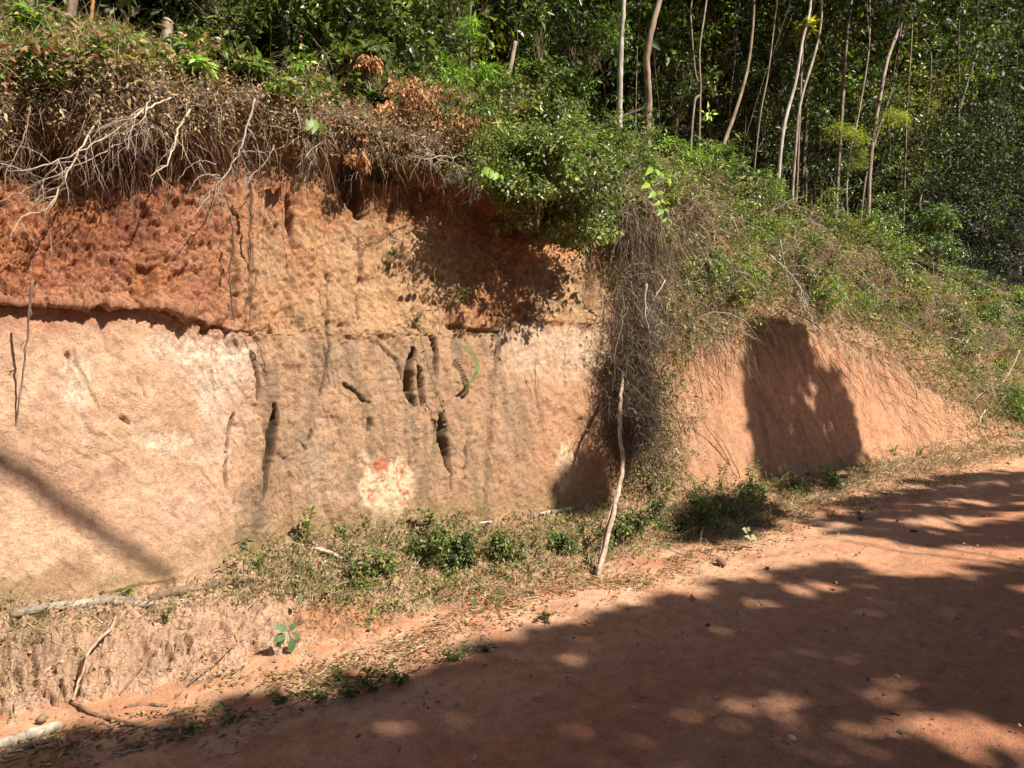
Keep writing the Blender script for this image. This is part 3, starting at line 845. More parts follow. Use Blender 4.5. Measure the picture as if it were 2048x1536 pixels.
TR = [
 ([(1238,268),(1239,200),(1241,120),(1243,60),(1247,0)],6.35,15,'tall straight pale grey trunk rising alone right of the fallen dark log',PALEBARK),
 ([(1292,296),(1297,200),(1293,120),(1303,60),(1320,0)],6.45,18,'thick bent trunk with peeling brown and cream bark beside the straight pale one',(.36,.27,.20)),
 ([(941,150),(940,80),(941,0)],7.2,9,'smooth grey trunk half hidden behind the bright feathery bush',GREYBARK),
 ([(1380,318),(1389,205),(1401,185),(1399,103),(1413,0)],6.9,6,'slender grey trunk with a kink, left one of a close pair at the forest edge',GREYBARK),
 ([(1397,316),(1400,180),(1391,150),(1383,60),(1384,0)],7.0,6,'slender grey trunk crossing its neighbour near the forest edge',GREYBARK),
 ([(1445,298),(1468,232),(1485,178),(1498,120),(1506,50),(1508,0)],6.7,9,'curved brown trunk bowing to the right above bright crest shrubs',(.30,.22,.16)),
 ([(1505,376),(1519,240),(1536,147),(1550,34),(1553,0)],6.9,4.5,'very thin pale sapling stem between the curved trunk and the leaning group',GREYBARK),
 ([(1555,378),(1567,260),(1591,164),(1604,85),(1621,0)],6.6,8.5,'pale trunk leaning right, first and brightest of the group of three',PALEBARK),
 ([(1584,396),(1592,284),(1601,205),(1635,85),(1642,0)],6.6,7.5,'pale trunk forking outward to the right in the leaning group of three',(.40,.34,.28)),
 ([(1593,392),(1599,239),(1604,120),(1608,68),(1630,0)],6.7,5.5,'thin reddish grey trunk squeezed between the two leaning pale ones',(.28,.22,.19)),
 ([(1671,440),(1681,267),(1686,191),(1690,120),(1703,0)],6.6,8.5,'grey brown trunk standing straight in front of the dark forest gap',(.26,.21,.17)),
 ([(1695,448),(1693,376),(1700,308),(1714,246)],6.5,5.5,'short thin tree holding olive yellow sprays over the dark gap',GREYBARK),
 ([(1736,444),(1741,325),(1755,222),(1775,120),(1796,61),(1804,0)],6.6,9,'long pinkish grey trunk leaning right behind the olive sprays',(.36,.29,.25)),
 ([(1722,436),(1734,342),(1762,246),(1790,160)],6.9,5,'thin dark stem rising just left of the long pinkish trunk',(.20,.16,.13)),
 ([(1806,468),(1811,308),(1815,200),(1824,60)],7.2,4.5,'thin straight stem left of the bright tall shrub',GREYBARK),
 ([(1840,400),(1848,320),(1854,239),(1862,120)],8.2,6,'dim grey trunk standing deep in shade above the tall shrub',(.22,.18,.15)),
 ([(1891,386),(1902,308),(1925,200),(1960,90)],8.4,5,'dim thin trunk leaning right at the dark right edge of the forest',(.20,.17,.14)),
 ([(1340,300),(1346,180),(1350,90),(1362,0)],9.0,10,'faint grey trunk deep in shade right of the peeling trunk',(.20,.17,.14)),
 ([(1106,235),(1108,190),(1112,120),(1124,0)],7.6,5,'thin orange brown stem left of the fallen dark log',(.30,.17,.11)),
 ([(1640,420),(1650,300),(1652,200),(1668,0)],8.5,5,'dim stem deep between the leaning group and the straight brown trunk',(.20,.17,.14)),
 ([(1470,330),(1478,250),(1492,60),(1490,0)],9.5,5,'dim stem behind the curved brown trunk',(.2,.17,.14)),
 ([(768,90),(765,40),(771,0)],7.0,6,'thin pale stem among the climbers left of the feathery bush',GREYBARK),
]
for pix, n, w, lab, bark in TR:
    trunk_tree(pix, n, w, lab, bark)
root = trunk_tree([(1010,198),(1018,150),(1026,110),(1031,84)],6.3,11,'dead broken trunk stub leaning right, dark below and sunlit at its tip',(.33,.26,.20),stub=True,name='dead_tree',cat='dead tree')

# back rows: prototypes shared by many trees
protos = []
for i in range(6):
    root = empty('background_tree', (0, 0, -50), '', 'tree', 'slender trees deep in the forest')
    h = rnd.uniform(9, 13)
    mb = MB(); p = smooth_path([(0, 0, -.4), (rnd.uniform(-.15, .15), 0, h * .35), (rnd.uniform(-.4, .4), rnd.uniform(-.3, .3), h * .7), (rnd.uniform(-.6, .6), 0, h)], 5, .02)
    tube(mb, p, np.linspace(.04, .014, len(p)), np.array(rnd.choice([(.12,.1,.08), (.10,.08,.06), (.15,.12,.09)])), 7, .05)
    mb.build('trunk', M_bark, root, smooth=True)
    t = rng.random(110); cen = np.stack([np.interp(t * h, p[:, 2], p[:, 0]), np.interp(t * h, p[:, 2], p[:, 1]), t * h], 1)
    cen = cen[cen[:, 2] > h * .1]
    cen[:, :2] += rng.normal(0, .55, (len(cen), 2)) * (0.6 + cen[:, 2:3] / h)
    top_ = np.stack([rng.normal(0, .8, 70), rng.normal(0, .8, 70), h * rng.uniform(.78, 1.12, 70)], 1)
    mb = MB(); clumps(mb, top_, .5, 22, .22, .55, DARKG, up=.8); clumps(mb, cen, .38, 22, .105, .48, [DARKG, MIDG, DARKG, OLIVE, DARKG, MIDG][i], up=.8)
    tag(mb.build('crown', M_gloss if i % 2 else M_leaf, root), kind='stuff')
    protos.append(root)
LBACK = [(300,'beyond the straw covered bank top at the left'),(620,'behind the fence stump and the shiny green bush'),(900,'behind the bright feathery shrub'),(1150,'between the dead stub and the fallen log'),(1270,'around the straight pale trunk'),(1420,'behind the kinked slender trunks'),
         (1530,'behind the curved brown trunk'),(1640,'behind the leaning group of trunks'),(1760,'behind the olive yellow sprays'),(1880,'above the tall pale shrub'),(99999,'at the dark right edge')]
def frange(a, b): return rnd.uniform(a, b)
cnt = 0
spots = []
tries = 0
while cnt < 150 and tries < 4000:
    tries += 1
    px_ = rnd.uniform(250, 2350) if cnt < 115 else rnd.uniform(-400, 600)
    n_ = frange(7.6, 10) if rnd.random() < .4 else frange(10, 20)
    dr_ = ray(px_, 600)
    if dr_[1] < .12: continue
    s_ = dr_[0] / dr_[1] * n_
    if s_ > 45: continue
    if any((s_ - a) ** 2 + (n_ - b) ** 2 < .45 for a, b in spots): continue
    spots.append((s_, n_))
    pxb = proj(np.array([[s_, n_, 3.]]))[0][0]
    reg = [b_ for a_, b_ in LBACK if pxb < a_][0]
    lb_ = '%s forest tree %s' % ('slim front row' if n_ < 10 else 'slim shaded' if n_ < 14 else 'dim far', reg)
    c_ = copy_tree(protos[cnt % 6], (s_, n_, float(hill_z(s_, n_)) - .1), frange(0, 6.28), frange(.75, 1.2), lb_, (frange(-.05, .05), frange(-.08, .1)))
    c_['group'] = lb_.replace('tree', 'trees')
    cnt += 1
for k_ in range(46):                                 # the wood where the road bends away
    s_ = frange(34, 70); n_ = frange(-12, 12) if s_ > 46 else frange(5.4, 14)
    c_ = copy_tree(protos[k_ % 6], (s_, n_, float(hill_z(s_, n_)) - .2 if n_ > 5 else 0), frange(0, 6.28), frange(.8, 1.3), 'leafy tree of the wood where the road bends away, beyond the right edge', (0, 0))
    c_['group'] = 'trees of the wood at the road bend'
k_ = 0
while k_ < 60:                                       # unseen wood across the road, added behind the viewer to block sky light
    s_, n_ = frange(-14, 34), -frange(13.5, 24)
    c_ = copy_tree(protos[k_ % 6], (s_, n_, .1), frange(0, 6.28), frange(.8, 1.05), 'unseen leafy tree added across the road behind the viewer to block sky light', (0, 0))
    c_['group'] = 'unseen trees added across the road'
    k_ += 1
for p in protos:
    for ch in list(p.children): bpy.data.objects.remove(ch)
    bpy.data.objects.remove(p)

# closed leafy mass of the farther forest: boughs of leaf clumps with black gaps between them
mb = MB()
def boughs(mb, s_, n_, z_, R_, nc_, ne_, L, pals, dim=1.0):
    B = np.stack([s_, n_, z_], 1); K_ = len(B)
    i = np.repeat(np.arange(K_), nc_)
    Rb = R_ * np.exp(rng.normal(0, .35, K_))
    off = rng.normal(0, 1, (len(i), 3)) * np.array([.62, .62, .3]) * Rb[i][:, None]
    off[:, 2] -= .35 * (off[:, 0] ** 2 + off[:, 1] ** 2) / Rb[i]
    tone = np.exp(rng.normal(0, .5, K_)) * dim  # dim puts the forest's deep shade into the leaf colour
    which = rng.integers(0, len(pals), K_)
    for w in range(len(pals)):
        m_ = which[i] == w
        if m_.any(): clumps(mb, (B[i] + off)[m_], .17 * R_ / .6, ne_, L, .45, pals[w], up=.9, tone=tone[i][m_])
PALS = [DARKG, DARKG, DARKG + [(5,(.07,.12,.03)),(2,(.12,.17,.05))], MIDG, DARKG + [(3,(.12,.14,.05)),(2,(.18,.17,.07))]]
def spread(m_, n0, n1, px0=-300, px1=2350, top=4.2):
    px_ = rng.uniform(px0, px1, m_); dr_ = FW[None] + RT[None] * ((px_[:, None] - CX) / FPX)
    nn_ = rng.uniform(n0, n1, m_); ss_ = dr_[:, 0] / np.maximum(dr_[:, 1], .1) * nn_
    ok = ss_ < 50
    ss_, nn_ = ss_[ok], nn_[ok]
    return ss_, nn_, hill_z(ss_, nn_) + .15 + rng.random(len(ss_)) ** .9 * top
boughs(mb, *spread(520, 7.4, 11, top=4.4), .5, 9, 17, .112, PALS)
qq = np.array([Pn(rnd.uniform(1600, 2060), rnd.uniform(-20, 330), rnd.uniform(8.3, 10.5)) for _ in range(70)])
boughs(mb, qq[:, 0], qq[:, 1], qq[:, 2], .55, 9, 24, .1, [MIDG, DARKG + [(4,(.12,.17,.06)),(3,(.2,.24,.1))]], 1.15)  # upper right crowns: sunlight is put into paler leaf colours
qq = np.array([Pn(rnd.uniform(950, 1600), rnd.uniform(-20, 200), rnd.uniform(7.6, 9)) for _ in range(34)])
boughs(mb, qq[:, 0], qq[:, 1], qq[:, 2], .45, 8, 22, .085, [MIDG, DARKG], 1.0)
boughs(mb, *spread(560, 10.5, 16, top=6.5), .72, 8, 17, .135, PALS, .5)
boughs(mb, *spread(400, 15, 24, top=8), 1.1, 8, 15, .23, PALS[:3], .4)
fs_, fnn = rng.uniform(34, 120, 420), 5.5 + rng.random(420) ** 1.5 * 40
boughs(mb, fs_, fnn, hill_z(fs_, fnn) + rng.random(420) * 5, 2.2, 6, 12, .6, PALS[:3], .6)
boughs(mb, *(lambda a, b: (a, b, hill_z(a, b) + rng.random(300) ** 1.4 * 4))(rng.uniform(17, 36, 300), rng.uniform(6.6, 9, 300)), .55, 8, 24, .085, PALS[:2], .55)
tag(mb.build('forest_foliage', M_leaf), 'dense dark leafy understory filling the forest behind the crest', 'foliage', kind='stuff')

# thin vines and bare stems hanging in the forest
mb = MB()
m = 240
px_ = rng.uniform(900, 2200, m); dr_ = FW[None] + RT[None] * ((px_[:, None] - CX) / FPX)
nn_ = rng.uniform(7.2, 12, m); ss_ = dr_[:, 0] / np.maximum(dr_[:, 1], .1) * nn_
b = np.stack([ss_, nn_, hill_z(ss_, nn_) - .05], 1)
strands(mb, b, rdir(m) * .14 + np.array([.05, 0, 1.]), rng.uniform(1.5, 6, m), rng.uniform(.004, .011, m), pal(m, TWIG), 9, 4, 0, .14)
tag(mb.build('hanging_vines', M_wood), 'thin pale vines and bare stems standing among the forest trunks', 'vines', kind='stuff')

# fallen dark log across the forest edge
root = empty('fallen_log', Pn(1190, 262, 6.5), 'dark fallen log lying behind the crest left of the pale trunks', 'log')
o_ = np.array(root.location)
mb = MB(); tube(mb, smooth_path([Pn(1083,250,6.6), Pn(1130,258,6.5), Pn(1190,264,6.5)], 5) - o_, .035, np.array((.09,.06,.045)), 9, .12); mb.build('trunk', M_bark, root, smooth=True)
mb = MB(); tube(mb, smooth_path([Pn(1180,264,6.5), Pn(1222,243,6.5), Pn(1262,226,6.45), Pn(1298,212,6.4)], 5) - o_, np.linspace(.03, .016, 16), np.array((.10,.07,.055)), 8, .12); mb.build('limb', M_bark, root, smooth=True)
# ---------------------------------------------------------------- trees across the road that shade it
shade_main = [(-200,1560),(0,1528),(150,1490),(300,1458),(480,1425),(640,1385),(760,1362),(850,1342),(1000,1296),(1100,1270),(1200,1232),(1320,1202),(1420,1178),(1500,1158),(1560,1142),(1640,1134),(1730,1134),(1760,1150),(1800,1162),(1900,1160),(1960,1140),(2048,1130),(2400,1120),(2600,1800),(-400,1800)]
shade_far = [[(1640,1078),(1700,1072),(1790,1083),(1900,1088),(2048,1088),(2300,1085),(2300,1042),(2048,1040),(1900,1056),(1760,1050)],
             [(1560,1048),(1700,1030),(1800,1018),(1900,1012),(2048,1008),(2048,1018),(1900,1026),(1700,1046)],
             [(1640,1018),(1760,990),(1900,975),(2048,968),(2200,965),(2200,996),(2048,1000),(1900,995),(1760,1012)],
             [(1800,968),(1900,952),(2048,944),(2200,940),(2200,955),(2048,958),(1900,966)]]
lit = [(1640,1180,85,10,-.12),(1530,1202,38,8,0),(1600,1165,60,6,0),(1505,1306,46,9,.05),(1628,1306,44,8,0),(1676,1361,36,9,0),(1600,1400,185,20,-.1),(1827,1368,76,15,-.05),(1915,1392,48,11,0),(1980,1371,42,9,0),(2025,1392,40,10,0),
       (1895,1443,150,30,.1),(1960,1500,120,14,.1),(1330,1440,60,7,0),(1250,1500,60,8,0),(2040,1180,60,6,0),(1900,1200,50,5,0),(1690,1460,80,14,-.05),(1810,1500,100,15,0),(1433,1508,80,13,0),(1490,1460,40,9,0),(2010,1520,80,14,.1),(1158,1320,48,8,-.05),(1740,1200,18,3,0),(2000,1440,60,14,.1),(1560,1345,30,6,0),(1380,1190,60,6,-.2),(2030,1215,30,8,0)]
m = 130000
ps = rng.uniform(-5, 22, m); pn = rng.uniform(-5, 3.9, m)
gp = np.stack([ps, pn, np.zeros(m)], 1)
qx, qy = proj(gp)
infr = ((gp - CAMP) @ FW > 1.2)
mk = in_poly(qx, qy, shade_main)
for p in shade_far: mk |= in_poly(qx, qy, p)
for cx, cyy, a, b, sl in lit:
    mk &= ~((((qx - cx) / a) ** 2 + ((qy - cyy - sl * (qx - cx)) / b) ** 2) < 1.6 + .9 * fbm(gp, 3, 2, 303))
mk &= ~(infr & (qx > 2060) & (qy < 1100) & (fbm(gp, 1.2, 2, 300) > .1))
mk = np.where(infr, mk, fbm(gp, 1.1, 3, 301) > -.35)
mk &= ~(pn > 3.6)
gp = gp[mk]
hgt = rng.uniform(7.5, 9.5, len(gp))
LP = gp - LIGHT[None] * (hgt / -LIGHT[2])[:, None]
# shade that falls on the cut itself
wallpoly = [([(1496,650),(1560,640),(1612,655),(1625,730),(1672,742),(1712,840),(1722,950),(1640,975),(1540,985),(1515,900),(1492,790)], [(1622,790,13,34),(1530,850,9,36),(1645,865,10,26)], 2600),
            ([(1112,1012),(1140,960),(1185,920),(1203,950),(1206,1015)], [], 260),
            ([(1380,1000),(1520,1000),(1560,1030),(1490,1075),(1340,1090)], [], 420)]
wp = []
for poly, holes, cnt_ in wallpoly:
    xs, ys = [p[0] for p in poly], [p[1] for p in poly]
    for _ in range(cnt_):
        x, y = rnd.uniform(min(xs), max(xs)), rnd.uniform(min(ys), max(ys))
        if not in_poly(np.array([x]), np.array([y]), poly)[0]: continue
        if any(((x - a) / c) ** 2 + ((y - b) / d) ** 2 < 1 for a, b, c, d in holes): continue
        wp.append(hit(x, y)[0])
wp = np.array(wp)
WPL = wp - LIGHT[None] * rng.uniform(9.5, 11.5, (len(wp), 1))
LP = np.concatenate([LP, WPL])
LP += rng.normal(0, .02, LP.shape)
trk = [(.5,-8.5),(4,-10),(7.5,-9),(10.7,-10.5),(14,-9),(17.5,-10),(22,-9.5)]
TA = np.array(trk)
own = np.argmin((LP[:, 0][:, None] - TA[None, :, 0]) ** 2 + .3 * (LP[:, 1][:, None] - TA[None, :, 1]) ** 2, axis=1)
descr = ['first', 'broad', 'leaning', 'forked', 'tall', 'slim', 'last']
for i, (a, b) in enumerate(trk):
    P_ = LP[own == i]
    if len(P_) < 10: continue
    root = empty('roadside_tree', (a, b, 0), '%s shade tree on the verge across the road from the cut, behind the viewer' % descr[i], 'tree', 'shade trees across the road')
    o_ = np.array([a, b, 0.])
    mb = MB()
    leaves(mb, P_ - o_, rng.normal(0, 1, (len(P_), 3)), -LIGHT[None] + rng.normal(0, .55, (len(P_), 3)), rng.uniform(.15, .21, len(P_)), rng.uniform(.12, .16, len(P_)), pal(len(P_), MIDG))
    tag(mb.build('crown', M_leaf, root), kind='stuff')
    c = P_.mean(0) - o_
    mb = MB(); pt = smooth_path([(0, 0, -.3), (.1, .2, 2.5), (c[0] * .4, c[1] * .3, 5.2), (c[0] * .8, c[1] * .7, 7.6)], 5, .02)
    tube(mb, pt, np.linspace(.16, .06, len(pt)), np.array(GREYBARK), 10, .06); mb.build('trunk', M_bark, root, smooth=True)
    for k_ in range(7):
        e = P_[rnd.randrange(len(P_))] - o_; s_ = pt[rnd.randrange(7, len(pt))]
        mb = MB(); tube(mb, smooth_path([s_, (s_ + e) / 2 + rng.normal(0, .15, 3), e], 5), np.linspace(.04, .008, 11), np.array(GREYBARK), 6); mb.build('limb', M_bark, root)
    if i == 0:                                       # a long bare limb of this tree; its shadow crosses the left of the wall
        q = [hit(x, y)[0] - LIGHT * 10.5 - o_ for x, y in [(-420, 700), (-60, 885), (60, 960), (180, 1050), (300, 1125), (345, 1160)]]
        mb = MB(); tube(mb, smooth_path([pt[14]] + q, 5, .004), np.linspace(.06, .022, 31), np.array(GREYBARK), 8, .1); mb.build('limb', M_bark, root)
# ---------------------------------------------------------------- covers of the bank (nobody could count them)
Z_DRYTOP = [(-200,100),(350,140),(560,170),(700,220),(900,255),(990,330),(850,330),(600,290),(400,255),(200,260),(-200,300)]
Z_TOPHERB = [(-200,-200),(1000,-200),(1010,260),(860,215),(700,180),(560,150),(330,150),(0,160),(-200,150)]
Z_RIGHT = [(1210,400),(1400,380),(1560,430),(1700,500),(1850,600),(1960,690),(2300,800),(2300,900),(1930,880),(1880,800),(1800,720),(1730,665),(1600,640),(1490,645),(1380,690),(1300,660),(1210,560)]
Z_CREST = [(930,180),(1250,255),(1400,300),(1560,370),(1700,425),(1900,510),(2300,640),(2300,800),(1980,720),(1850,600),(1700,520),(1560,455),(1400,400),(1330,400),(1200,430),(1000,360)]
Z_BASE = [(430,1150),(600,1070),(830,1035),(1000,1040),(1200,1020),(1400,985),(1560,960),(1700,960),(1660,1010),(1500,1060),(1300,1100),(1180,1140),(1000,1170),(880,1215),(700,1240),(620,1200),(480,1190)]
Z_BASE2 = [(1700,925),(1900,885),(2300,850),(2300,905),(1960,925),(1800,955),(1700,975)]
Z_SHELF = [(-200,1200),(300,1185),(480,1150),(700,1130),(640,1200),(480,1200),(200,1262),(-200,1300)]
Z_EDGE = [(-200,1440),(200,1390),(450,1330),(640,1290),(860,1230),(1000,1200),(1200,1150),(1350,1100),(1500,1055),(1700,1000),(1900,940),(1900,952),(1700,1020),(1500,1075),(1200,1185),(1000,1240),(800,1320),(600,1370),(300,1430),(-200,1520)]

def cover(name, label, cat, parts):
    mb = MB()
    for f in parts: f(mb)
    o = mb.build(name, parts_mat[name] if name in parts_mat else M_dry)
    return tag(o, label, cat, kind='stuff')
parts_mat = {}
def z_strands(poly, cnt, L0, L1, r0, r1, pal_, out=.6, up=0., spread=.7, droop=.5, curl=.35, soft=6, segs=4, ribbon=None, sides=3, by_view=True, side=(0, 0, 0)):
    def f(mb):
        p, i = sample(cnt, zone([poly] if isinstance(poly[0], tuple) else poly, soft), by_view)
        d = fn[i] * out + rng.normal(0, spread, (cnt, 3)) + np.array([0, 0, up]) + np.array(side)
        sc = np.clip(fdist[i] / 5, .8, 2.2) ** .6
        strands(mb, p - fn[i] * .01, d, rng.uniform(L0, L1, cnt) * sc ** .5, rng.uniform(r0, r1, cnt) * sc, pal(cnt, pal_), segs, sides, droop, curl, ribbon)
    return f
def z_leaves(poly, cnt, L, W, pal_, lift=(0, .12), soft=6, up=.7, droop=.4, rich=False, clump=0, by_view=True, R=.07):
    def f(mb):
        w = zone([poly] if isinstance(poly[0], tuple) else poly, soft)
        if clump:
            p, i = sample(cnt // clump, w, by_view)
            c = p + fn[i] * rng.uniform(lift[0], lift[1], (len(i), 1))
            clumps(mb, c, R * np.exp(rng.normal(0, .3, len(c))), clump, L, W, pal_, up=up, droop=droop, rich=rich)
        else:
            p, i = sample(cnt, w, by_view)
            n_ = fn[i]
            leaves(mb, p + n_ * rng.uniform(lift[0], lift[1], (cnt, 1)), rng.normal(0, .6, (cnt, 3)) + n_ * .5 - np.array([0, 0, droop]), n_ + rng.normal(0, .5, (cnt, 3)) + np.array([0, 0, up]), L * np.exp(rng.normal(0, .3, cnt)), L * W, pal(cnt, pal_), rich)
    return f

cover('dry_grass', 'dry straw and dead stems matted over the left top of the cut', 'dry grass',
    [z_strands(Z_DRYTOP, 9000, .05, .19, .001, .0018, STRAW + TWIG, .7, .0, .95, .5, .6), z_leaves(Z_DRYTOP, 20000, .026, .5, DRYLF + STRAW + [(2,(.5,.42,.3)),(1,(.16,.18,.06))], (0, .13), up=.3),
     z_strands([(-200,150),(560,190),(980,330),(960,400),(600,340),(300,310),(-200,330)], 1500, .1, .34, .0008, .0016, TWIG, .5, -.7, .45, .9, .5), z_strands([(-200,250),(600,250),(720,290),(960,360),(960,420),(700,360),(-200,360)], 420, .25, .8, .0009, .0018, TWIG + [(3,(.1,.07,.05))], .35, -1.1, .3, 1.0, .35, segs=7)])
parts_mat['top_herbs'] = M_leaf
cover('top_herbs', 'mixed green and withered herbs covering the ground above the cut', 'herbs',
    [z_leaves(Z_TOPHERB, 15000, .04, .48, MIXED + DRYLF + [(3,(.15,.22,.05)),(2,(.3,.24,.12))], (.0, .22), clump=6, R=.06), z_strands(Z_TOPHERB, 6000, .1, .34, .001, .002, STRAW + [(3,(.16,.2,.06))], .3, .8, .45, .3, .4)])
parts_mat['crest_cover'] = M_leaf
cover('crest_cover', 'bright low leafy growth running down along the crest of the cut', 'ground cover',
    [z_leaves(Z_CREST, 20000, .04, .5, MIDG + [(4,(.18,.25,.06)),(3,(.28,.31,.09)),(2,(.32,.25,.13))], (.0, .3), clump=7, R=.09), z_strands(Z_CREST, 2600, .1, .4, .001, .002, STRAW, .5, .3, .6, .5, .5)])  # pale greens in the mix stand in for leaf highlights
cover('dry_brush', 'tangle of dead stems and withered vines hanging over the right of the cut', 'brush',
    [z_strands(Z_RIGHT, 12000, .08, .34, .0009, .002, TWIG + STRAW, .55, -.1, .9, .6, .7, 10), z_strands(Z_RIGHT, 1100, .3, .9, .002, .0038, TWIG, .6, -.5, .6, .6, .5, 10, 6),
     z_leaves(Z_RIGHT, 18000, .026, .5, DRYLF + MIXED + [(2,(.5,.42,.3))], (0, .16), up=.3), z_strands([(1300,640),(1500,630),(1620,640),(1740,670),(1830,750),(1890,830),(1890,890),(1840,850),(1700,740),(1560,700),(1380,740)], 2600, .15, .6, .0009, .0018, TWIG + STRAW, .3, -.9, .4, 1, .5, 18)])
parts_mat['brush_leaves'] = M_leaf
cover('brush_leaves', 'small green and yellowing leaves scattered through the dry brush at the right', 'leaves',
    [z_leaves(Z_RIGHT, 22000, .036, .5, MIDG + MIXED + [(2,(.30,.32,.10)),(2,(.2,.26,.08))], (.02, .26), soft=12, clump=6, R=.06), z_leaves([(1780,640),(1900,620),(2300,700),(2300,900),(1980,880),(1880,760)], 5200, .05, .45, MIDG, (.02, .2), soft=14, clump=6, R=.08)])
cover('base_grass', 'dry and green weeds growing along the foot of the cut', 'weeds',
    [z_strands([Z_BASE, Z_BASE2], 9500, .05, .17, .001, .0021, STRAW + [(3,(.16,.2,.05)),(2,(.24,.24,.08))], .5, .7, .55, .3, .5, 14, 4, True), z_leaves([Z_BASE, Z_BASE2], 16000, .022, .42, MIXED + STRAW, (.0, .10), soft=14, up=.8),
     z_leaves(Z_BASE, 3600, .03, .45, MIDG, (.02, .12), soft=14, clump=6, R=.04)])
cover('shelf_grass', 'thin dry grass stalks lying on the earth shelf at the left', 'dry grass',
    [z_strands(Z_SHELF, 2100, .05, .22, .0008, .0016, STRAW + [(2,(.2,.22,.07))], .5, .1, .7, .6, .4, 8, side=(-.5, -.3, 0)), z_leaves(Z_SHELF, 1300, .02, .45, DRYLF + MIXED, (.0, .03), soft=8),
     z_strands([(-200,1280),(480,1215),(700,1180),(880,1215),(640,1290),(450,1340),(-200,1440)], 1500, .04, .16, .0007, .0014, STRAW, .5, -.1, .6, .8, .4, 8)])
def z_tufts(poly, cnt, per, L0, L1, r, pal_, out=.5, up=0., spread=.6, droop=.8, soft=10, curl=.5, ribbon=None, segs=5):
    def f(mb):
        w = zone([poly] if isinstance(poly[0], tuple) else poly, soft) * (fbm(fc, 2.2, 3, 610) > -.1)
        p, i = sample(cnt, w)
        i = np.repeat(i, per); p = np.repeat(p, per, 0)
        m = len(i); d0 = np.repeat(rng.normal(0, .35, (cnt, 3)), per, 0)
        sc = np.clip(fdist[i] / 5, .8, 2.2) ** .5
        cc = pal(m, pal_) * np.exp(rng.normal(0, .25, (cnt, 1))).repeat(per, 0)
        strands(mb, p + rng.normal(0, .012, (m, 3)), fn[i] * out + d0 + rng.normal(0, spread, (m, 3)) + np.array([0, 0, up]), rng.uniform(L0, L1, m) * sc, r * rng.uniform(.6, 1.3, m) * sc, cc, segs, 3, droop, curl, ribbon)
    return f
LIGHTSTRAW = [(3,(.46,.38,.28)),(2,(.55,.47,.36)),(2,(.34,.26,.19)),(1,(.2,.14,.1))]
parts_mat['straw_tufts'] = M_wood
cover('straw_tufts', 'pale arching dead stems standing out from the right bank and the left lip', 'dead stems',
    [z_tufts(Z_RIGHT, 560, 9, .1, .4, .0015, LIGHTSTRAW + TWIG, .6, .0, .9, .6), z_tufts(Z_DRYTOP, 330, 8, .08, .3, .0012, LIGHTSTRAW + TWIG, .7, .0, .9, .6), z_tufts(Z_TOPHERB, 260, 9, .12, .4, .0013, LIGHTSTRAW, .2, .9, .4, .5),
     z_tufts([Z_BASE, Z_BASE2], 420, 9, .05, .16, .0012, LIGHTSTRAW + [(2,(.2,.24,.08))], .4, .6, .5, .5), z_tufts(Z_CREST, 260, 10, .12, .4, .0014, LIGHTSTRAW, .5, .3, .5, .8)])
# litter along the road edge
def litter(mb):
    m = 7500
    t = rng.random(m); poly = Z_EDGE
    xs = np.abs(rng.normal(0, 5.5, m * 4)) - .6; off = rng.normal(-.08, .17, m * 4) - np.abs(rng.normal(0, .22, m * 4)) * (xs < 2.2)
    ok = fbm(np.stack([xs, off, xs * 0], 1), 1.6, 3, 400, stretch=(1, 2, 1)) + rng.random(m * 4) * .5 > .25
    xs, off = xs[ok][:m], off[ok][:m]
    nn = np.interp(xs, S, FOOT_N) + off
    P = np.stack([xs, nn, np.full(len(xs), .028)], 1)
    z = np.array([(lambda r: r[0][2] if r[0] is not None else 0)(bv_bank.ray_cast(Vector((a, b, .6)), Vector((0, 0, -1)))) for a, b, _ in P])
    P[:, 2] = np.maximum(z, .012) + rng.uniform(.004, .018, len(P))
    k_ = len(P) * 2 // 3
    leaves(mb, P[:k_], rng.normal(0, 1, (k_, 3)) * (1, 1, .15), rng.normal(0, .3, (k_, 3)) + (0, 0, 1), .024 * np.exp(rng.normal(0, .4, k_)), .013, pal(k_, DRYLF + [(2,(.10,.13,.04)),(2,(.12,.07,.045))]))
    strands(mb, P[k_:], rng.normal(0, 1, (len(P) - k_, 3)) * (1.5, .5, .12), rng.uniform(.04, .16, len(P) - k_), rng.uniform(.001, .0024, len(P) - k_), pal(len(P) - k_, STRAW), 3, 3, .05, .2)
cover('leaf_litter', 'dead leaves and bits of straw strewn along the road edge', 'litter', [litter])
def litter2(mb):
    m = 150
    xs = rng.uniform(0, 9, m); nn = rng.uniform(.4, 3.1, m)
    leaves(mb, np.stack([xs, nn, np.full(m, .035)], 1), rng.normal(0, 1, (m, 3)) * (1, 1, .1), rng.normal(0, .25, (m, 3)) + (0, 0, 1), rng.uniform(.015, .04, m), .016, pal(m, DRYLF))
cover('scattered_leaves', 'few small fallen leaves lying out on the shaded road', 'leaves', [litter2])

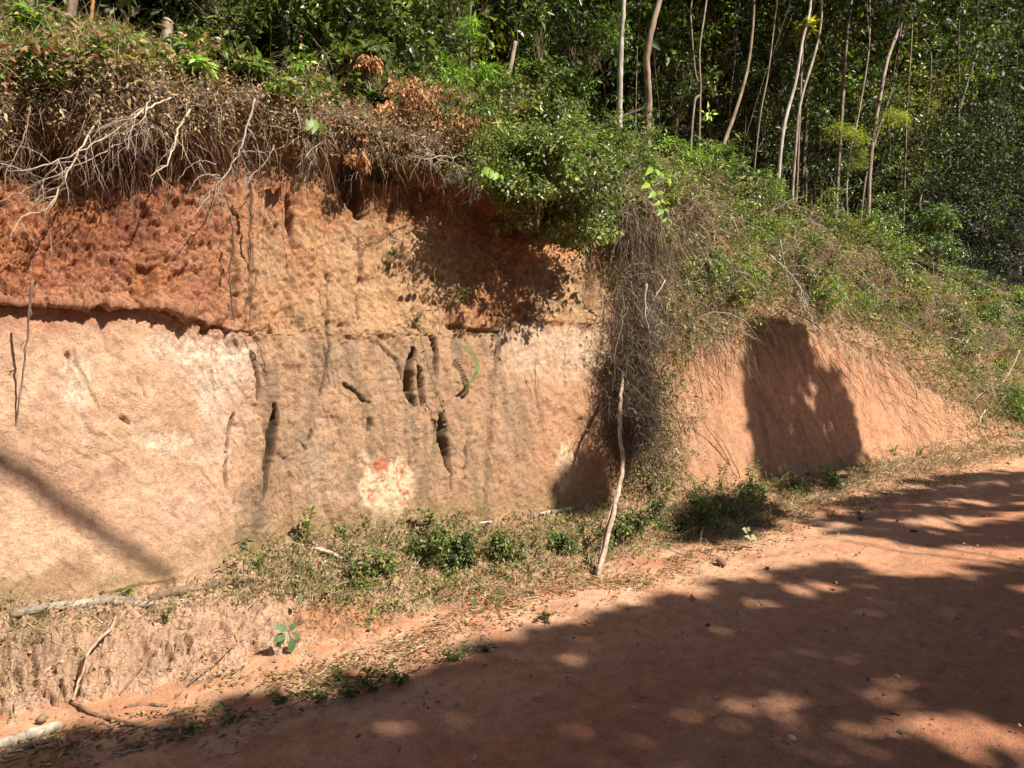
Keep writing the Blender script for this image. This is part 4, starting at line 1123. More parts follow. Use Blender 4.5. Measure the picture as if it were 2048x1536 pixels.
# ---------------------------------------------------------------- pebbles and clods
ICO = None
def rock_mesh(r, seed, c):
    mb = MB()
    u = np.linspace(0, math.pi, 7); v = np.arange(9) * 2 * math.pi / 9
    P = np.stack([np.sin(u)[:, None] * np.cos(v), np.sin(u)[:, None] * np.sin(v), np.cos(u)[:, None] * np.ones(9)], -1).reshape(-1, 3)
    P = P * (1 + .35 * fbm(P, 1.6, 3, seed))[:, None] * np.array([1.25, .85, .6]) * r
    i = np.arange(6)[:, None] * 9 + np.arange(9)[None]; j = np.arange(6)[:, None] * 9 + (np.arange(9)[None] + 1) % 9
    mb.add(P, np.stack([i, i + 9, j + 9, j], -1).reshape(-1, 4), np.array(c))
    return mb
RK = [rock_mesh(1, 500 + i, (.42, .25, .15)).mesh('pebble', M_stone) for i in range(5)]
def gravel(mb):
    m = 4800
    xs = np.abs(rng.normal(3, 4.2, m)) - .5; nn = np.where(rng.random(m) < .45, np.interp(xs, S, FOOT_N) - np.abs(rng.normal(0, .35, m)), rng.uniform(.6, 3.4, m))
    r = .0038 * np.exp(rng.normal(0, .6, m))
    B = np.array([[1,0,0],[0,1,0],[-1,0,0],[0,-1,0],[0,0,.8],[0,0,-.8]], float)
    V = B[None] * r[:, None, None] * rng.uniform(.6, 1.4, (m, 6, 1)); a = rng.random(m) * 6.28
    R_ = np.stack([np.cos(a), -np.sin(a), a * 0, np.sin(a), np.cos(a), a * 0, a * 0, a * 0, a * 0 + 1], 1).reshape(m, 3, 3)
    V = np.einsum('mij,mkj->mki', R_, V) + np.stack([xs, nn, .012 + r], 1)[:, None]
    f = np.array([[0,1,4],[1,2,4],[2,3,4],[3,0,4],[1,0,5],[2,1,5],[3,2,5],[0,3,5]])
    mb.add(V.reshape(-1, 3), (np.arange(m)[:, None, None] * 6 + f[None]).reshape(-1, 3), np.repeat(pal(m, [(3,(.42,.24,.15)),(2,(.55,.38,.26)),(1,(.3,.2,.15))]), 6, 0))
parts_mat['gravel'] = M_stone
cover('gravel', 'fine reddish gravel scattered on the dirt road', 'gravel', [gravel])
def crumbs(mb):
    w = zone([[(-200,1270),(300,1255),(700,1200),(880,1215),(640,1290),(450,1345),(-200,1470)], [(-200,1400),(450,1335),(900,1205),(1300,1100),(1500,1050),(1500,1065),(1100,1190),(640,1330),(-200,1500)]], 8)
    m = 3200; P, i = sample(m, w)
    r = .0032 * np.exp(rng.normal(0, .5, m))
    B = np.array([[1,0,0],[0,1,0],[-1,0,0],[0,-1,0],[0,0,.8],[0,0,-.8]], float)
    V = B[None] * r[:, None, None] * rng.uniform(.5, 1.5, (m, 6, 1)) + (P + fn[i] * r[:, None] * .5)[:, None]
    f = np.array([[0,1,4],[1,2,4],[2,3,4],[3,0,4],[1,0,5],[2,1,5],[3,2,5],[0,3,5]])
    mb.add(V.reshape(-1, 3), (np.arange(m)[:, None, None] * 6 + f[None]).reshape(-1, 3), np.repeat(pal(m, [(3,(.50,.31,.18)),(2,(.58,.4,.26)),(1,(.36,.2,.12))]), 6, 0))
parts_mat['soil_crumbs'] = M_stone
cover('soil_crumbs', 'crumbs of pale soil fallen at the foot of the talus', 'soil crumbs', [crumbs])
for (x, y, r, c, lab) in [(1443,1124,11,(.30,.17,.11),'reddish brown stone lying on the sunlit road edge'),(1020,1228,7,(.5,.36,.26),'small pale stone near the weeds at the road edge'),(915,1408,6,(.34,.28,.24),'grey pebble on the shaded road left of the middle'),
                          (1583,1476,7,(.62,.52,.44),'whitish pebble low on the shaded road'),(1535,1136,5,(.14,.08,.06),'small dark clod where sun and shade meet on the road'),(1415,1250,5,(.15,.09,.07),'tiny dark clod in the shaded middle of the road'),
                          (1078,1390,9,(.55,.38,.26),'flat pale chip lying on the shaded road'),(950,1515,8,(.55,.38,.27),'flat pale chip at the bottom edge of the road'),(1260,1372,6,(.45,.34,.27),'grey pink pebble right of the flat chips')]:
    p = Gz(x, y, .02); o = bpy.data.objects.new('stone', RK[rnd.randrange(5)].copy()); col.objects.link(o)
    k_ = r / FPX * np.linalg.norm(p - CAMP); o.location = tuple(p); o.scale = (k_, k_, k_); o.rotation_euler = (0, 0, rnd.uniform(0, 6))
    a = o.data.color_attributes['Col']; a.data.foreach_set('color', np.tile(np.array([*c, 1.], np.float32), len(a.data)))
    tag(o, lab, 'stone')
# ---------------------------------------------------------------- shrubs and plants one can point to
def at(x, y, n): return Pn(x, y, n)
BIG = [
 # name, label, pixel of base, n, height, radius, clumps, leaves each, L, W, palette, mat, kwargs
 ('shrub','bright green feathery shrub towering over the crest left of the smooth grey trunk',(905,215),6.2,1.45,.42,90,34,.05,.26,LIMEG,M_leaf,dict(z0=.1,flat=.5)),
 ('shrub','lime green ferny bush below the feathery shrub',(930,225),5.9,.55,.34,50,30,.045,.24,LIMEG,M_leaf,dict(z0=.15)),
 ('shrub','dark glossy climber covered bush left of the feathery shrub',(800,200),6.3,1.3,.65,130,30,.055,.55,MIDG,M_gloss,dict(z0=.05)),
 ('shrub','tall shiny green bush at the top middle left of the photo',(660,160),6.5,1.35,.7,130,30,.065,.5,MIDG,M_gloss,dict(z0=.1)),
 ('shrub','loose green bush with long leaves behind the fence stump',(470,130),6.9,1.0,.7,90,24,.075,.38,MIDG,M_leaf,dict(z0=.1)),
 ('shrub','broad leaved climber patch over the brown withered bush',(740,235),5.3,.62,.4,55,20,.075,.62,MIDG,M_leaf,dict(z0=.1)),
 ('shrub','round leafy green bush overhanging the cut, biggest on its lip',(1075,440),4.22,.66,.55,200,44,.034,.5,MIDG,M_gloss,dict(z0=.0,droop=.5,R=.2)),
 ('shrub','dense dark leaved bush hanging over the deep shadow on the wall',(1185,480),4.2,.6,.46,170,42,.034,.5,MIDG,M_gloss,dict(z0=-.1,droop=.5,R=.18)),
 ('shrub','small leaved bush draped at the left end of the green overhang',(985,370),4.32,.46,.38,140,36,.028,.5,MIDG+[(2,(.2,.2,.07))],M_leaf,dict(z0=.0,R=.26)),
 ('shrub','glossy green bush spreading at the foot of the straight pale trunk',(1230,340),5.5,.4,.5,90,30,.045,.5,MIDG,M_gloss,dict(z0=.0)),
 ('shrub','pale green shrub right of the stub, full of small sunlit leaves',(1160,215),7.0,1.6,.65,120,26,.06,.45,[(3,(.08,.14,.03)),(2,(.14,.2,.06))],M_gloss,dict(z0=.05)),
 ('shrub','yellow green herb tuft on the crest beside the kinked slender trunk',(1360,325),6.0,.3,.25,36,26,.05,.42,LIMEG,M_leaf,dict(z0=.0)),
 ('shrub','bright bushy shrub at the foot of the curved brown trunk',(1440,348),6.1,.42,.32,60,28,.055,.45,MIDG,M_leaf,dict(z0=.0)),
 ('shrub','lime leaved low shrub right of the bright bushy one on the crest',(1395,345),6.0,.26,.22,30,26,.05,.45,LIMEG,M_leaf,dict(z0=.0)),
 ('shrub','fresh green shrub at the foot of the leaning group of three trunks',(1540,400),6.0,.34,.3,44,26,.055,.45,LIMEG,M_leaf,dict(z0=.0)),
 ('shrub','dim leafy bush with hanging leaves below the curved trunk',(1530,330),7.4,1.9,.7,110,30,.075,.35,DARKG+[(2,(.12,.17,.05))],M_gloss,dict(z0=.1)),
 ('shrub','tall pale leafed shrub standing alone before the black forest gap at right',(1868,520),6.3,1.35,.48,150,34,.055,.45,[(3,(.10,.18,.05)),(2,(.18,.25,.09))],M_gloss,dict(z0=.0)),
 ('shrub','shiny dark green shrub left of the tall pale leafed one',(1775,470),7.0,.9,.5,70,30,.06,.45,MIDG,M_gloss,dict(z0=.0)),
 ('shrub','yellowish low bush on the crest under the long pinkish trunk',(1690,475),5.9,.3,.42,50,28,.05,.45,YELG,M_leaf,dict(z0=.0)),
 ('shrub','light green bush on the crest between yellowish growth and the tall shrub',(1780,520),5.8,.35,.42,60,28,.055,.45,MIDG,M_leaf,dict(z0=.0)),
 ('shrub','pale green bush spilling down the bank near the right edge',(1950,640),5.3,.55,.55,130,34,.06,.45,[(3,(.09,.17,.04)),(2,(.16,.24,.08))],M_gloss,dict(z0=.0)),
 ('shrub','deep green shrub at the right edge of the photo above the road bend',(2030,640),5.5,.6,.6,120,34,.065,.45,MIDG,M_gloss,dict(z0=.0)),
 ('shrub','dark shrub low on the bank left of the road bend',(1905,790),4.6,.55,.4,90,34,.05,.45,MIDG,M_gloss,dict(z0=.0)),
 ('shrub','soft light green bush at the foot of the bank on the right edge',(2035,860),4.0,.75,.45,100,34,.055,.4,LIMEG+MIDG,M_leaf,dict(z0=.0)),
 ('shrub','yellow flowering weed clump high on the right bank',(1835,610),5.1,.22,.2,22,26,.045,.45,YELG,M_leaf,dict(z0=.0)),
]
for nm, lab, (x, y), n, h, r, ncl, ne, L, W, pl, mt, kw in BIG:
    plant(nm, lab, 'shrub', at(x, y, n), h, r, ncl, ne, L, W, pl, mt, 4, .008, **kw)
# the ragged growth of crest and right bank, shrub by shrub
REFS = [(930,'right of the brown withered bush'),(1040,'below the dead stub'),(1130,'below the fallen log'),(1240,'under the straight pale trunk'),(1320,'right of the peeling trunk'),(1400,'under the pair of kinked trunks'),(1470,'under the curved brown trunk'),(1570,'under the leaning group of trunks'),
        (1680,'under the straight brown trunk'),(1750,'under the long pinkish trunk'),(1830,'left of the tall pale shrub'),(1900,'right below the tall pale shrub'),(1980,'near the right edge')]
def crest_y(x): return float(np.interp(x, [900,1000,1250,1400,1560,1700,1900,2048], [205,255,295,335,395,448,540,600]))
def face_y(x): return float(np.interp(x, [900,1100,1250,1400,1500,1600,1750,1850,1950,2048], [330,400,480,640,640,640,670,750,860,880]))
KIN = [('pale green small leaved shrub',MIDG+[(3,(.2,.27,.09))],.036,.5,M_gloss),('bright green shrub with narrow leaves',LIMEG+MIDG,.05,.3,M_leaf),('yellowing shrub with sparse leaves',YELG+MIXED,.04,.45,M_leaf),('dull half withered shrub',MIXED+MIDG,.036,.48,M_leaf),
       ('glossy dark green shrub',DARKG+MIDG,.045,.5,M_gloss),('feathery green plant',LIMEG+[(2,(.1,.16,.05))],.04,.2,M_leaf),('brown half dead shrub',DRYLF+MIXED,.034,.45,M_dry)]
BANDS = ['on the crest','just below the crest','midway down the bank','low on the bank']
used_l = set()
for k_ in range(230):
    if len(used_l) >= 92: break
    x = rnd.uniform(930, 2060); bnd = rnd.choices([0, 1, 2, 3], [4, 4, 3, 3])[0]
    if x < 1230 and bnd > 1: bnd = rnd.randrange(2)
    ty = [.0, .2, .5, .8][bnd] + rnd.uniform(-.03, .12)
    y = crest_y(x) * (1 - ty) + face_y(x) * ty + 12
    kd = rnd.choices(range(7), [3, 4, 3, 2, 2, 3, 2 if bnd else 0])[0]
    rf = min(REFS, key=lambda r_: abs(r_[0] - x))[1]
    lab = '%s %s %s' % (KIN[kd][0], BANDS[bnd], rf)
    if lab in used_l: continue
    used_l.add(lab)
    p, nm_ = hit(x, y)
    dist = np.linalg.norm(p - CAMP)
    if dist > 25: continue
    h = rnd.uniform(.22, .5) * [1.4, 1.2, 1.25, 1.45][bnd] * (dist / 8) ** .5; r = h * rnd.uniform(.5, .95)
    plant('bank_shrub', lab, 'shrub', p - np.array([0, -.02, .05]), h, r, rnd.randrange(22, 44), 20, KIN[kd][2], KIN[kd][3], KIN[kd][1], KIN[kd][4], 3, .005, z0=.0, droop=.5, group='shrubs covering the crest and the right bank')
LEFT = [(20,60,'leafy green herb at the very left edge of the bank top'),(95,95,'broad green herb left of the dark corner stump'),(210,75,'green herb right of the orange brown stake'),(275,120,'pale herb just left of the fence stump'),(395,140,'bright herb right of the short broken stump'),
        (455,165,'low green herb right of the small rotten stump'),(530,175,'leafy herb on the lip above the sweeping twigs'),(600,190,'green herb on the lip right of the dead twig thicket'),(655,205,'dark leaved herb beside the withered brown bush'),(700,190,'tall green herb behind the withered brown bush'),
        (150,150,'half dry herb above the long pale dead branch'),(60,150,'half dry herb low on the left bank top'),(560,130,'tall herb among the straw below the shiny green bush'),(820,215,'green leafy herb just left of the orange brown withered bush'),(905,255,'green herb right of the orange brown withered bush')]
for k_, (x, y, lab) in enumerate(LEFT):
    p, nm_ = hit(x, y + 14); h = rnd.uniform(.2, .36)
    plant('herb', lab, 'plant', p - np.array([0, 0, .04]), h, h * rnd.uniform(.5, .8), 22, 18, rnd.choice([.05, .065, .04]), rnd.choice([.35, .5]), [MIDG, LIMEG + MIDG, MIXED + MIDG][k_ % 3], M_leaf, 3, .004, z0=.05, droop=.4, group='herbs on the left bank top')
# withered bushes
for lab, (x, y), n, h, r, ncl, L in [('withered bush with curled orange brown leaves hanging over the middle of the lip',(860,290),4.62,.42,.36,110,.032),
                                 ('smaller withered brown bush left of the orange brown one',(742,185),5.2,.3,.22,40,.035),
                                 ('dead brown leaf clump drooping at the top of the dark recess',(730,330),4.5,.3,.14,24,.035)]:
    plant('withered_bush', lab, 'bush', at(x, y, n), h, r, ncl, 26, L, .42, [(3,(.38,.19,.09)),(2,(.5,.28,.14)),(2,(.22,.11,.06))], M_dry, 4, .005, z0=0, droop=1.3, up=.2)
# sprays of the middle trees in the forest
for lab, (x, y), n, sz, pl, L, W in [('olive yellow spray of fine leaves reaching left over the dark gap',(1700,262),6.4,(.55,.15),YELG,.045,.3),('olive yellow spray of fine leaves reaching right past the pinkish trunk',(1790,235),6.4,(.5,.16),YELG,.045,.3),
                       ('drooping olive spray low on the short thin tree',(1712,312),6.45,(.28,.3),OLIVE,.045,.3)]:
    root = empty('leafy_branch', at(x, y, n), lab, 'branch')
    t = rng.uniform(-1, 1, 34); c = np.stack([t * sz[0] * .9, rng.normal(0, .12, 34), -.3 * sz[1] * t ** 2 + rng.normal(0, sz[1] * .4, 34)], 1)
    mb = MB(); clumps(mb, c, .09, 36, L, W, pl, up=1); tag(mb.build('foliage', M_leaf, root), kind='stuff')
    mb = MB(); tube(mb, smooth_path([(-sz[0] * .85, 0, -.03), (0, .05, -.02), (sz[0] * .8, 0, -.05)], 5, .01), .006, np.array(BROWNBARK), 5); mb.build('stem', M_wood, root)
for lab, (x, y), n, h, r, ncl, L, pl in [('olive yellow crown of a low forest tree near the right',(1845,290),9,2.2,1.0,150,.075,OLIVE+[(2,(.3,.22,.06))]),('pale sunlit crown of leaves at the upper right of the forest',(1905,190),12,3.2,1.6,230,.10,[(3,(.09,.15,.05)),(2,(.2,.25,.11))]),
                        ('yellow green leaf sprig high between the leaning trunks',(1610,90),6.6,.35,.25,26,.06,YELG),('bright leafy crown behind the pale leaning trunk',(1560,260),8,2.1,.55,110,.07,[(3,(.1,.16,.04)),(2,(.17,.22,.07))]),
                        ('loose green crown above the olive sprays at the top right',(1730,120),10,2.4,1.4,150,.09,[(3,(.06,.11,.025)),(2,(.1,.16,.04))]),('sunlit hanging crown in the upper right corner',(2030,220),12,3.4,1.7,200,.1,[(3,(.07,.12,.03)),(2,(.13,.18,.06))]),
                        ('thin stemmed sapling with a few bright leaves behind the dead stub',(1085,180),6.8,1.3,.4,40,.065,MIDG),('sunlit sapling with olive leaves deep behind the straight pale trunk',(1190,140),9.5,2.2,.9,100,.08,[(3,(.12,.13,.04)),(2,(.2,.19,.08))]),
                        ('leafy sapling among the shade right of the pinkish trunk',(1790,400),7.6,1.2,.5,60,.06,MIDG),('sapling with white glinting leaves left of the straight brown trunk',(1640,360),7.6,1.5,.6,60,.065,DARKG),
                        ('broad leaved sapling left of the smooth grey trunk',(860,130),7.2,1.6,.5,70,.08,DARKG),('dim tangled sapling right of the peeling trunk',(1350,250),8.2,2.0,.7,120,.06,[(3,(.08,.11,.03)),(1,(.17,.17,.08))]),
                        ('brownish dim sapling before the kinked slender trunks',(1420,240),8.6,1.8,.7,110,.055,[(2,(.1,.11,.03)),(2,(.14,.12,.07))])]:
    plant('sapling', lab, 'sapling', at(x, y, n) - np.array([0, 0, .3 if h > 1 else 0]), h, r, ncl, 26, L, .45, pl, M_gloss, 3, .012, z0=.2)

# ---------------------------------------------------------------- weeds along the foot
def weed(px_, py_, h, r, nl, L, W, pl, lab, cat='plant', name='weed', mat=None, off=0.02, n_st=3, lean=.3):
    p, nrm = hit(px_, py_); p = p + nrm * .0
    root = empty(name, p, lab, cat)
    lf = MB(); k_ = 0
    for i in range(n_st):
        a = rnd.uniform(0, 6.28); tip = np.array([math.cos(a) * r * rnd.uniform(.3, 1), math.sin(a) * r * .6 - lean * .3 * h, h * rnd.uniform(.7, 1)])
        pts = smooth_path([(0, 0, -.03), tip * [.3, .3, .5], tip], 5, .004)
        mb = MB(); tube(mb, pts, np.linspace(.0035, .0012, len(pts)), np.array((.14,.16,.06)), 5); mb.build('stem', M_wood, root)
        m = max(3, nl // n_st); t = rng.uniform(.15, 1, m); q = np.stack([np.interp(t, np.linspace(0, 1, len(pts)), pts[:, j]) for j in range(3)], 1)
        d = rdir(m, .1); d[:, 2] = np.abs(d[:, 2]) * .4 - .15
        leaves(lf, q, d, rng.normal(0, .35, (m, 3)) + (0, -.3, 1), L * rng.uniform(.6, 1.15, m), L * W, pal(m, pl), True)
    tag(lf.build('foliage', mat or M_leaf, root), kind='stuff')
    return root
WEEDS = [
 (615,1088,.24,.07,46,.034,.5,MIDG+YELG,'upright yellow green weed standing against the wall left of the fresh chip mark'),
 (690,1085,.14,.05,16,.03,.42,[(2,(.2,.12,.06)),(2,(.1,.13,.04))],'small brown stalked weed right of the upright yellow green one'),
 (850,1075,.22,.10,64,.036,.55,MIDG,'leafy dark green weed rising at the left end of the weed bank'),
 (880,1110,.2,.10,50,.034,.5,MIDG,'low green weed crowding below the leafy dark one'),
 (1215,1110,.26,.16,40,.055,.32,[(2,(.08,.14,.05)),(1,(.16,.2,.08))],'blue green long leaved weed just right of the leaning pole'),
 (1440,985,.34,.10,54,.04,.45,DARKG+MIDG,'tall dark herb in front of the lit wall left of the fern'),
 (1500,985,.32,.20,80,.05,.3,MIDG,'ferny green herb at the left edge of the big wall shadow'),
 (1390,1000,.25,.14,46,.045,.35,MIDG,'spreading weed in the shade right of the root curtain'),
 (1330,1010,.3,.16,70,.035,.42,MIDG+MIXED,'green weed clump under the root curtain'),
 (1300,990,.42,.14,90,.035,.42,MIDG+MIXED,'tall loose weed climbing into the root curtain'),
 (1722,1040,.13,.14,90,.03,.35,MIDG,'low bright weed growing on the road edge under the wall shadow'),
 (1660,1042,.10,.10,50,.028,.35,MIDG,'dim little weed left of the low bright road edge weed'),
 (1560,985,.2,.14,50,.035,.35,MIDG+MIXED,'dry tipped weed at the foot of the big wall shadow'),
 (1790,912,.18,.16,44,.04,.3,LIMEG,'sunlit green tuft at the base of the right wall'),
 (1840,905,.14,.2,50,.035,.3,MIDG+YELG,'flat sunlit weed patch right of the green tuft'),
 (1150,1085,.14,.14,50,.03,.35,MIDG+YELG,'yellowing weed left of the leaning pole'),
 (1060,1100,.16,.14,60,.03,.3,MIXED,'half withered weed in the middle of the weed bank'),
 (960,1120,.18,.14,60,.03,.3,MIXED+MIDG,'tangled weed at the heart of the weed bank'),
 (770,1150,.15,.1,50,.028,.35,MIDG+MIXED,'small green weed left of the weed bank'),
 (700,1130,.16,.12,56,.028,.35,MIXED,'straggly weed beyond the left end of the weed bank'),
 (520,1140,.16,.14,60,.028,.35,MIXED+MIDG,'straggly weed on the shelf right of the brown log'),
 (330,1250,.13,.12,50,.028,.3,MIXED+MIDG,'little weed on the shelf edge above the single grey leaf'),
 (250,1200,.08,.1,44,.026,.32,LIMEG,'bright green tuft growing between the two shelf logs'),
 (880,1185,.10,.12,44,.025,.3,LIMEG+MIDG,'bright low tuft at the lower edge of the weed bank'),
 (1000,1205,.07,.12,36,.035,.2,MIDG,'flat grass tuft lying on the sunlit road edge'),
 (1090,1240,.07,.12,40,.03,.25,DARKG+MIXED,'dark low tuft where the shade edge meets the road edge'),
 (1290,1170,.05,.14,40,.028,.25,MIDG+MIXED,'flattened weed right of the pole foot on the sunlit edge'),
 (490,1100,.09,.04,12,.06,.14,[(2,(.12,.18,.1))],'little upright grass tuft against the wall above the shelf'),
 (820,805,.05,.05,18,.026,.28,[(2,(.08,.16,.05))],'tiny green rosette growing out of the wall under the deep fissure'),
]
for x, y, h, r, nl, L, W, pl, lab in WEEDS: weed(x, y, h, r, nl, L, W, pl, lab, n_st=5 if nl > 40 else 3)
for i, (x, y, h, r, nl, w) in enumerate([(650,1400,.07,.16,110,0),(700,1392,.09,.2,200,1),(745,1378,.08,.18,160,2),(800,1362,.06,.16,100,3),(470,1440,.06,.18,100,4),(560,1405,.04,.1,50,5),(905,1320,.06,.16,90,6),(970,1300,.04,.10,46,7),(370,1475,.05,.12,60,8)]):
    weed(x, y, h, r, nl, .032, .26, DARKG + MIDG, ['left part of the shaded weed strip on the road','thickest tuft of the shaded weed strip on the road','tuft right beside the thickest in the shaded weed strip','right end of the shaded weed strip on the road','shaded low weed well left of the weed strip','thin shaded weed just left of the weed strip','shaded grass tuft midway up the road edge','small shaded tuft farther up the road edge','shaded weed near the lower left corner'][w], n_st=6)

for k_, (x, y, h, lab) in enumerate([(1345,1060,.26,'dark green bush at the foot of the root curtain'),(1405,1050,.28,'dark shrub in the shaded hollow right of the root curtain'),(1465,1040,.3,'shaded bushy weed between the shaded hollow and the ferny herb'),(1530,1010,.3,'leafy shrub at the foot of the big wall shadow'),
        (1600,985,.26,'scrubby bush under the right half of the big wall shadow'),(860,1120,.26,'dense green bush at the left end of the weed bank'),(940,1130,.24,'olive bushy weed second from the left in the weed bank'),(1030,1120,.22,'half dry bushy weed midway along the weed bank'),(1120,1110,.2,'thin bushy weed left of the leaning pole foot'),
        (1260,1090,.24,'bushy green weed right of the leaning pole foot'),(760,1170,.2,'straggling bushy weed below the left part of the weed bank'),(1680,975,.2,'low scrubby bush right of the big wall shadow')]):
    p, nm_ = hit(x, y)
    plant('weed_bush', lab, 'bush', p - np.array([0, -.03, .03]), h, h * rnd.uniform(.7, .95), 34, 22, .032, .42, [DARKG + MIDG, MIXED + MIDG, MIDG][k_ % 3], M_leaf, 4, .004, z0=.0, droop=.4)
# broad single leaves that can be picked apart
def leaf_plant(lab, specs, stem, n_off=.05, name='seedling', cat='seedling', ref=None, mat=None, nref=None):
    """specs: (pixel of leaf base, pixel of leaf tip, width m, colour)"""
    p0 = Hr(stem[0][0], stem[0][1], 0.0)
    if nref: p0 = Pn(stem[0][0], stem[0][1], nref + .05)
    nref = nref or p0[1]
    root = empty(name, p0, lab, cat)
    pts = [p0] + [Pn(x, y, nref - n_off * (i + 1) / len(stem)) for i, (x, y) in enumerate(stem[1:])]
    mb = MB(); pth = smooth_path(np.array(pts) - p0, 4, .001) if len(pts) > 2 else smooth_path(np.array(pts) - p0, 5)
    tube(mb, pth, np.linspace(.003, .0012, len(pth)), np.array((.2,.16,.08)), 5); mb.build('stem', M_wood, root)
    for i, ((bx, by), (tx, ty), w, c) in enumerate(specs):
        b = Pn(bx, by, nref - n_off * rnd.uniform(.7, 1.1)); t = Pn(tx, ty, nref - n_off * rnd.uniform(.8, 1.5))
        mb = MB(); d = (t - b)[None]
        leaves(mb, (b - p0)[None], d, np.array([[.1 + rnd.uniform(-.3, .3), -.8, .6]]), np.linalg.norm(d), w, np.array([c]) * rnd.uniform(.85, 1.15), True)
        mb.build('leaf', mat or M_leaf, root)
    return root
GR = (.10,.17,.09); GD = (.06,.12,.05)
leaf_plant('broad leaved seedling with five grey green leaves over a dark hollow in the talus', [((572,1268),(546,1283),.04,GR),((575,1262),(548,1250),.035,GR),((582,1275),(585,1308),.045,GR),((586,1266),(602,1280),.035,GR),((570,1270),(552,1295),.035,GD),((580,1262),(592,1245),.03,GR)], [(588,1300),(580,1275),(576,1262)])
leaf_plant('twig with one large oval grey green leaf hanging on the talus face', [((325,1255),(334,1282),.042,GR),((340,1240),(352,1262),.025,GD),((322,1250),(312,1262),.02,GD)], [(345,1215),(338,1238),(328,1254)])
leaf_plant('single upright leaf on a short stalk above the talus', [((598,1205),(603,1186),.026,(.13,.22,.1))], [(598,1225),(599,1205)])
leaf_plant('pale leaved sprig standing at the road edge below the shaded hollow', [((1494,1065),(1487,1056),.05,(.35,.38,.25)),((1494,1063),(1499,1054),.04,(.3,.34,.2)),((1503,1078),(1512,1070),.05,(.36,.34,.18)),((1503,1080),(1495,1070),.04,(.3,.32,.2)),((1506,1082),(1516,1082),.04,(.34,.34,.2))], [(1505,1090),(1500,1075),(1494,1063)])
Y1, Y2 = (.24,.36,.03), (.17,.30,.03)
leaf_plant('arching shoot with a row of big yellow green leaves at the middle of the lip', [((1300,368),(1288,372),.05,Y1),((1300,366),(1312,362),.05,Y1),((1312,385),(1300,392),.05,Y2),((1314,388),(1328,384),.06,Y1),((1320,402),(1308,410),.05,Y1),((1322,404),(1336,404),.06,Y1),((1326,418),(1318,428),.05,Y2),((1328,420),(1342,424),.06,Y1),((1332,434),(1324,444),.05,Y1),((1334,436),(1346,446),.05,Y2),((1336,446),(1338,460),.05,Y1)], [(1290,352),(1302,368),(1316,392),(1326,418),(1336,446)], n_off=.1, nref=4.02, name='climbing_shoot', cat='climber')
leaf_plant('short lime green leafy tip above the arching shoot', [((1305,335),(1296,345),.05,Y1),((1312,338),(1318,350),.05,Y1),((1325,345),(1320,356),.05,Y2),((1334,352),(1344,350),.05,Y1),((1336,356),(1342,368),.05,Y1)], [(1290,330),(1312,338),(1336,354)], n_off=.1, nref=4.1, name='climbing_shoot', cat='climber')
leaf_plant('small leafy tip with pointed bright leaves hanging before the shaded wall', [((975,335),(968,348),.05,Y2),((985,340),(982,356),.04,Y2),((995,345),(990,358),.04,Y1),((1000,350),(1008,360),.04,Y2)], [(965,325),(985,340),(1002,352)], n_off=.05, nref=3.95, name='climbing_shoot', cat='climber')
leaf_plant('dark heart shaped leaves dangling beside the dark recess at the lip', [((748,235),(738,255),.07,(.08,.17,.03)),((762,232),(765,252),.07,(.12,.22,.04)),((742,225),(728,232),.06,(.1,.2,.04)),((730,240),(722,226),.05,(.08,.14,.04))], [(720,215),(745,230),(762,230)], n_off=.3, name='climbing_shoot', cat='climber')
leaf_plant('trio of drooping green leaves at the right of the dead twig thicket', [((622,235),(616,258),.06,(.16,.24,.08)),((632,240),(628,262),.05,(.12,.22,.04)),((642,245),(646,268),.05,(.14,.22,.05)),((626,228),(612,226),.05,(.14,.2,.06))], [(600,205),(622,228),(640,245)], n_off=.3, name='climbing_shoot', cat='climber')
# compound leaf hanging on the wall, with its pairs of leaflets
sp = []
cv = smooth_path([Pn(925,690,4.36), Pn(943,700,4.33), Pn(955,722,4.31), Pn(957,745,4.30), Pn(945,762,4.31), Pn(932,775,4.33)], 4)
root = empty('leafy_sprig', cv[0], 'curved green sprig of paired leaflets hanging in front of the wall with its crisp shadow', 'sprig')
mb = MB(); tube(mb, cv - cv[0], .0016, np.array((.14,.2,.06)), 5); mb.build('stem', M_wood, root)
for i in range(1, len(cv) - 1):
    for s_ in (-1, 1):
        t = unit(cv[i + 1] - cv[i - 1]); sd = unit(np.cross(t, np.array([0, -1, .2])))
        mb = MB(); leaves(mb, (cv[i] - cv[0])[None], (sd * s_ + t * .35 + np.array([0, 0, -.3]))[None], np.array([[.5, -.4, .7]]), .042, .015, np.array([[.10,.21,.06]]), True); mb.build('leaflet', M_leaf, root)
# vine with scattered leaves at the bright part of the wall
def leafy_vine(lab, pix, off, nl, L, c, rad=.002):
    pts = smooth_path([Hr(x, y, off) for x, y in pix], 5, .004)
    root = empty('leafy_vine', pts[0], lab, 'vine')
    mb = MB(); tube(mb, pts - pts[0], rad, np.array((.22,.2,.1)), 5); mb.build('stem', M_wood, root)
    lf = MB(); i = rng.integers(1, len(pts) - 1, nl)
    leaves(lf, pts[i] - pts[0] + rng.normal(0, .012, (nl, 3)), rng.normal(0, .7, (nl, 3)) - (0, 0, .8), rng.normal(0, .4, (nl, 3)) + (0.2, -.7, .6), L * rng.uniform(.6, 1.2, nl), L * .5, pal(nl, c), True)
    tag(lf.build('foliage', M_leaf, root), kind='stuff')
leafy_vine('thin vine with small green leaves hanging down the bright wall left of the root curtain', [(1165,470),(1172,540),(1165,600),(1172,660),(1168,725)], .22, 46, .032, [(3,(.12,.2,.08)),(1,(.2,.27,.12))])
leafy_vine('vine with dull leaves creeping beside the root curtain', [(1195,560),(1210,610),(1205,680),(1222,740)], .15, 24, .028, MIDG)
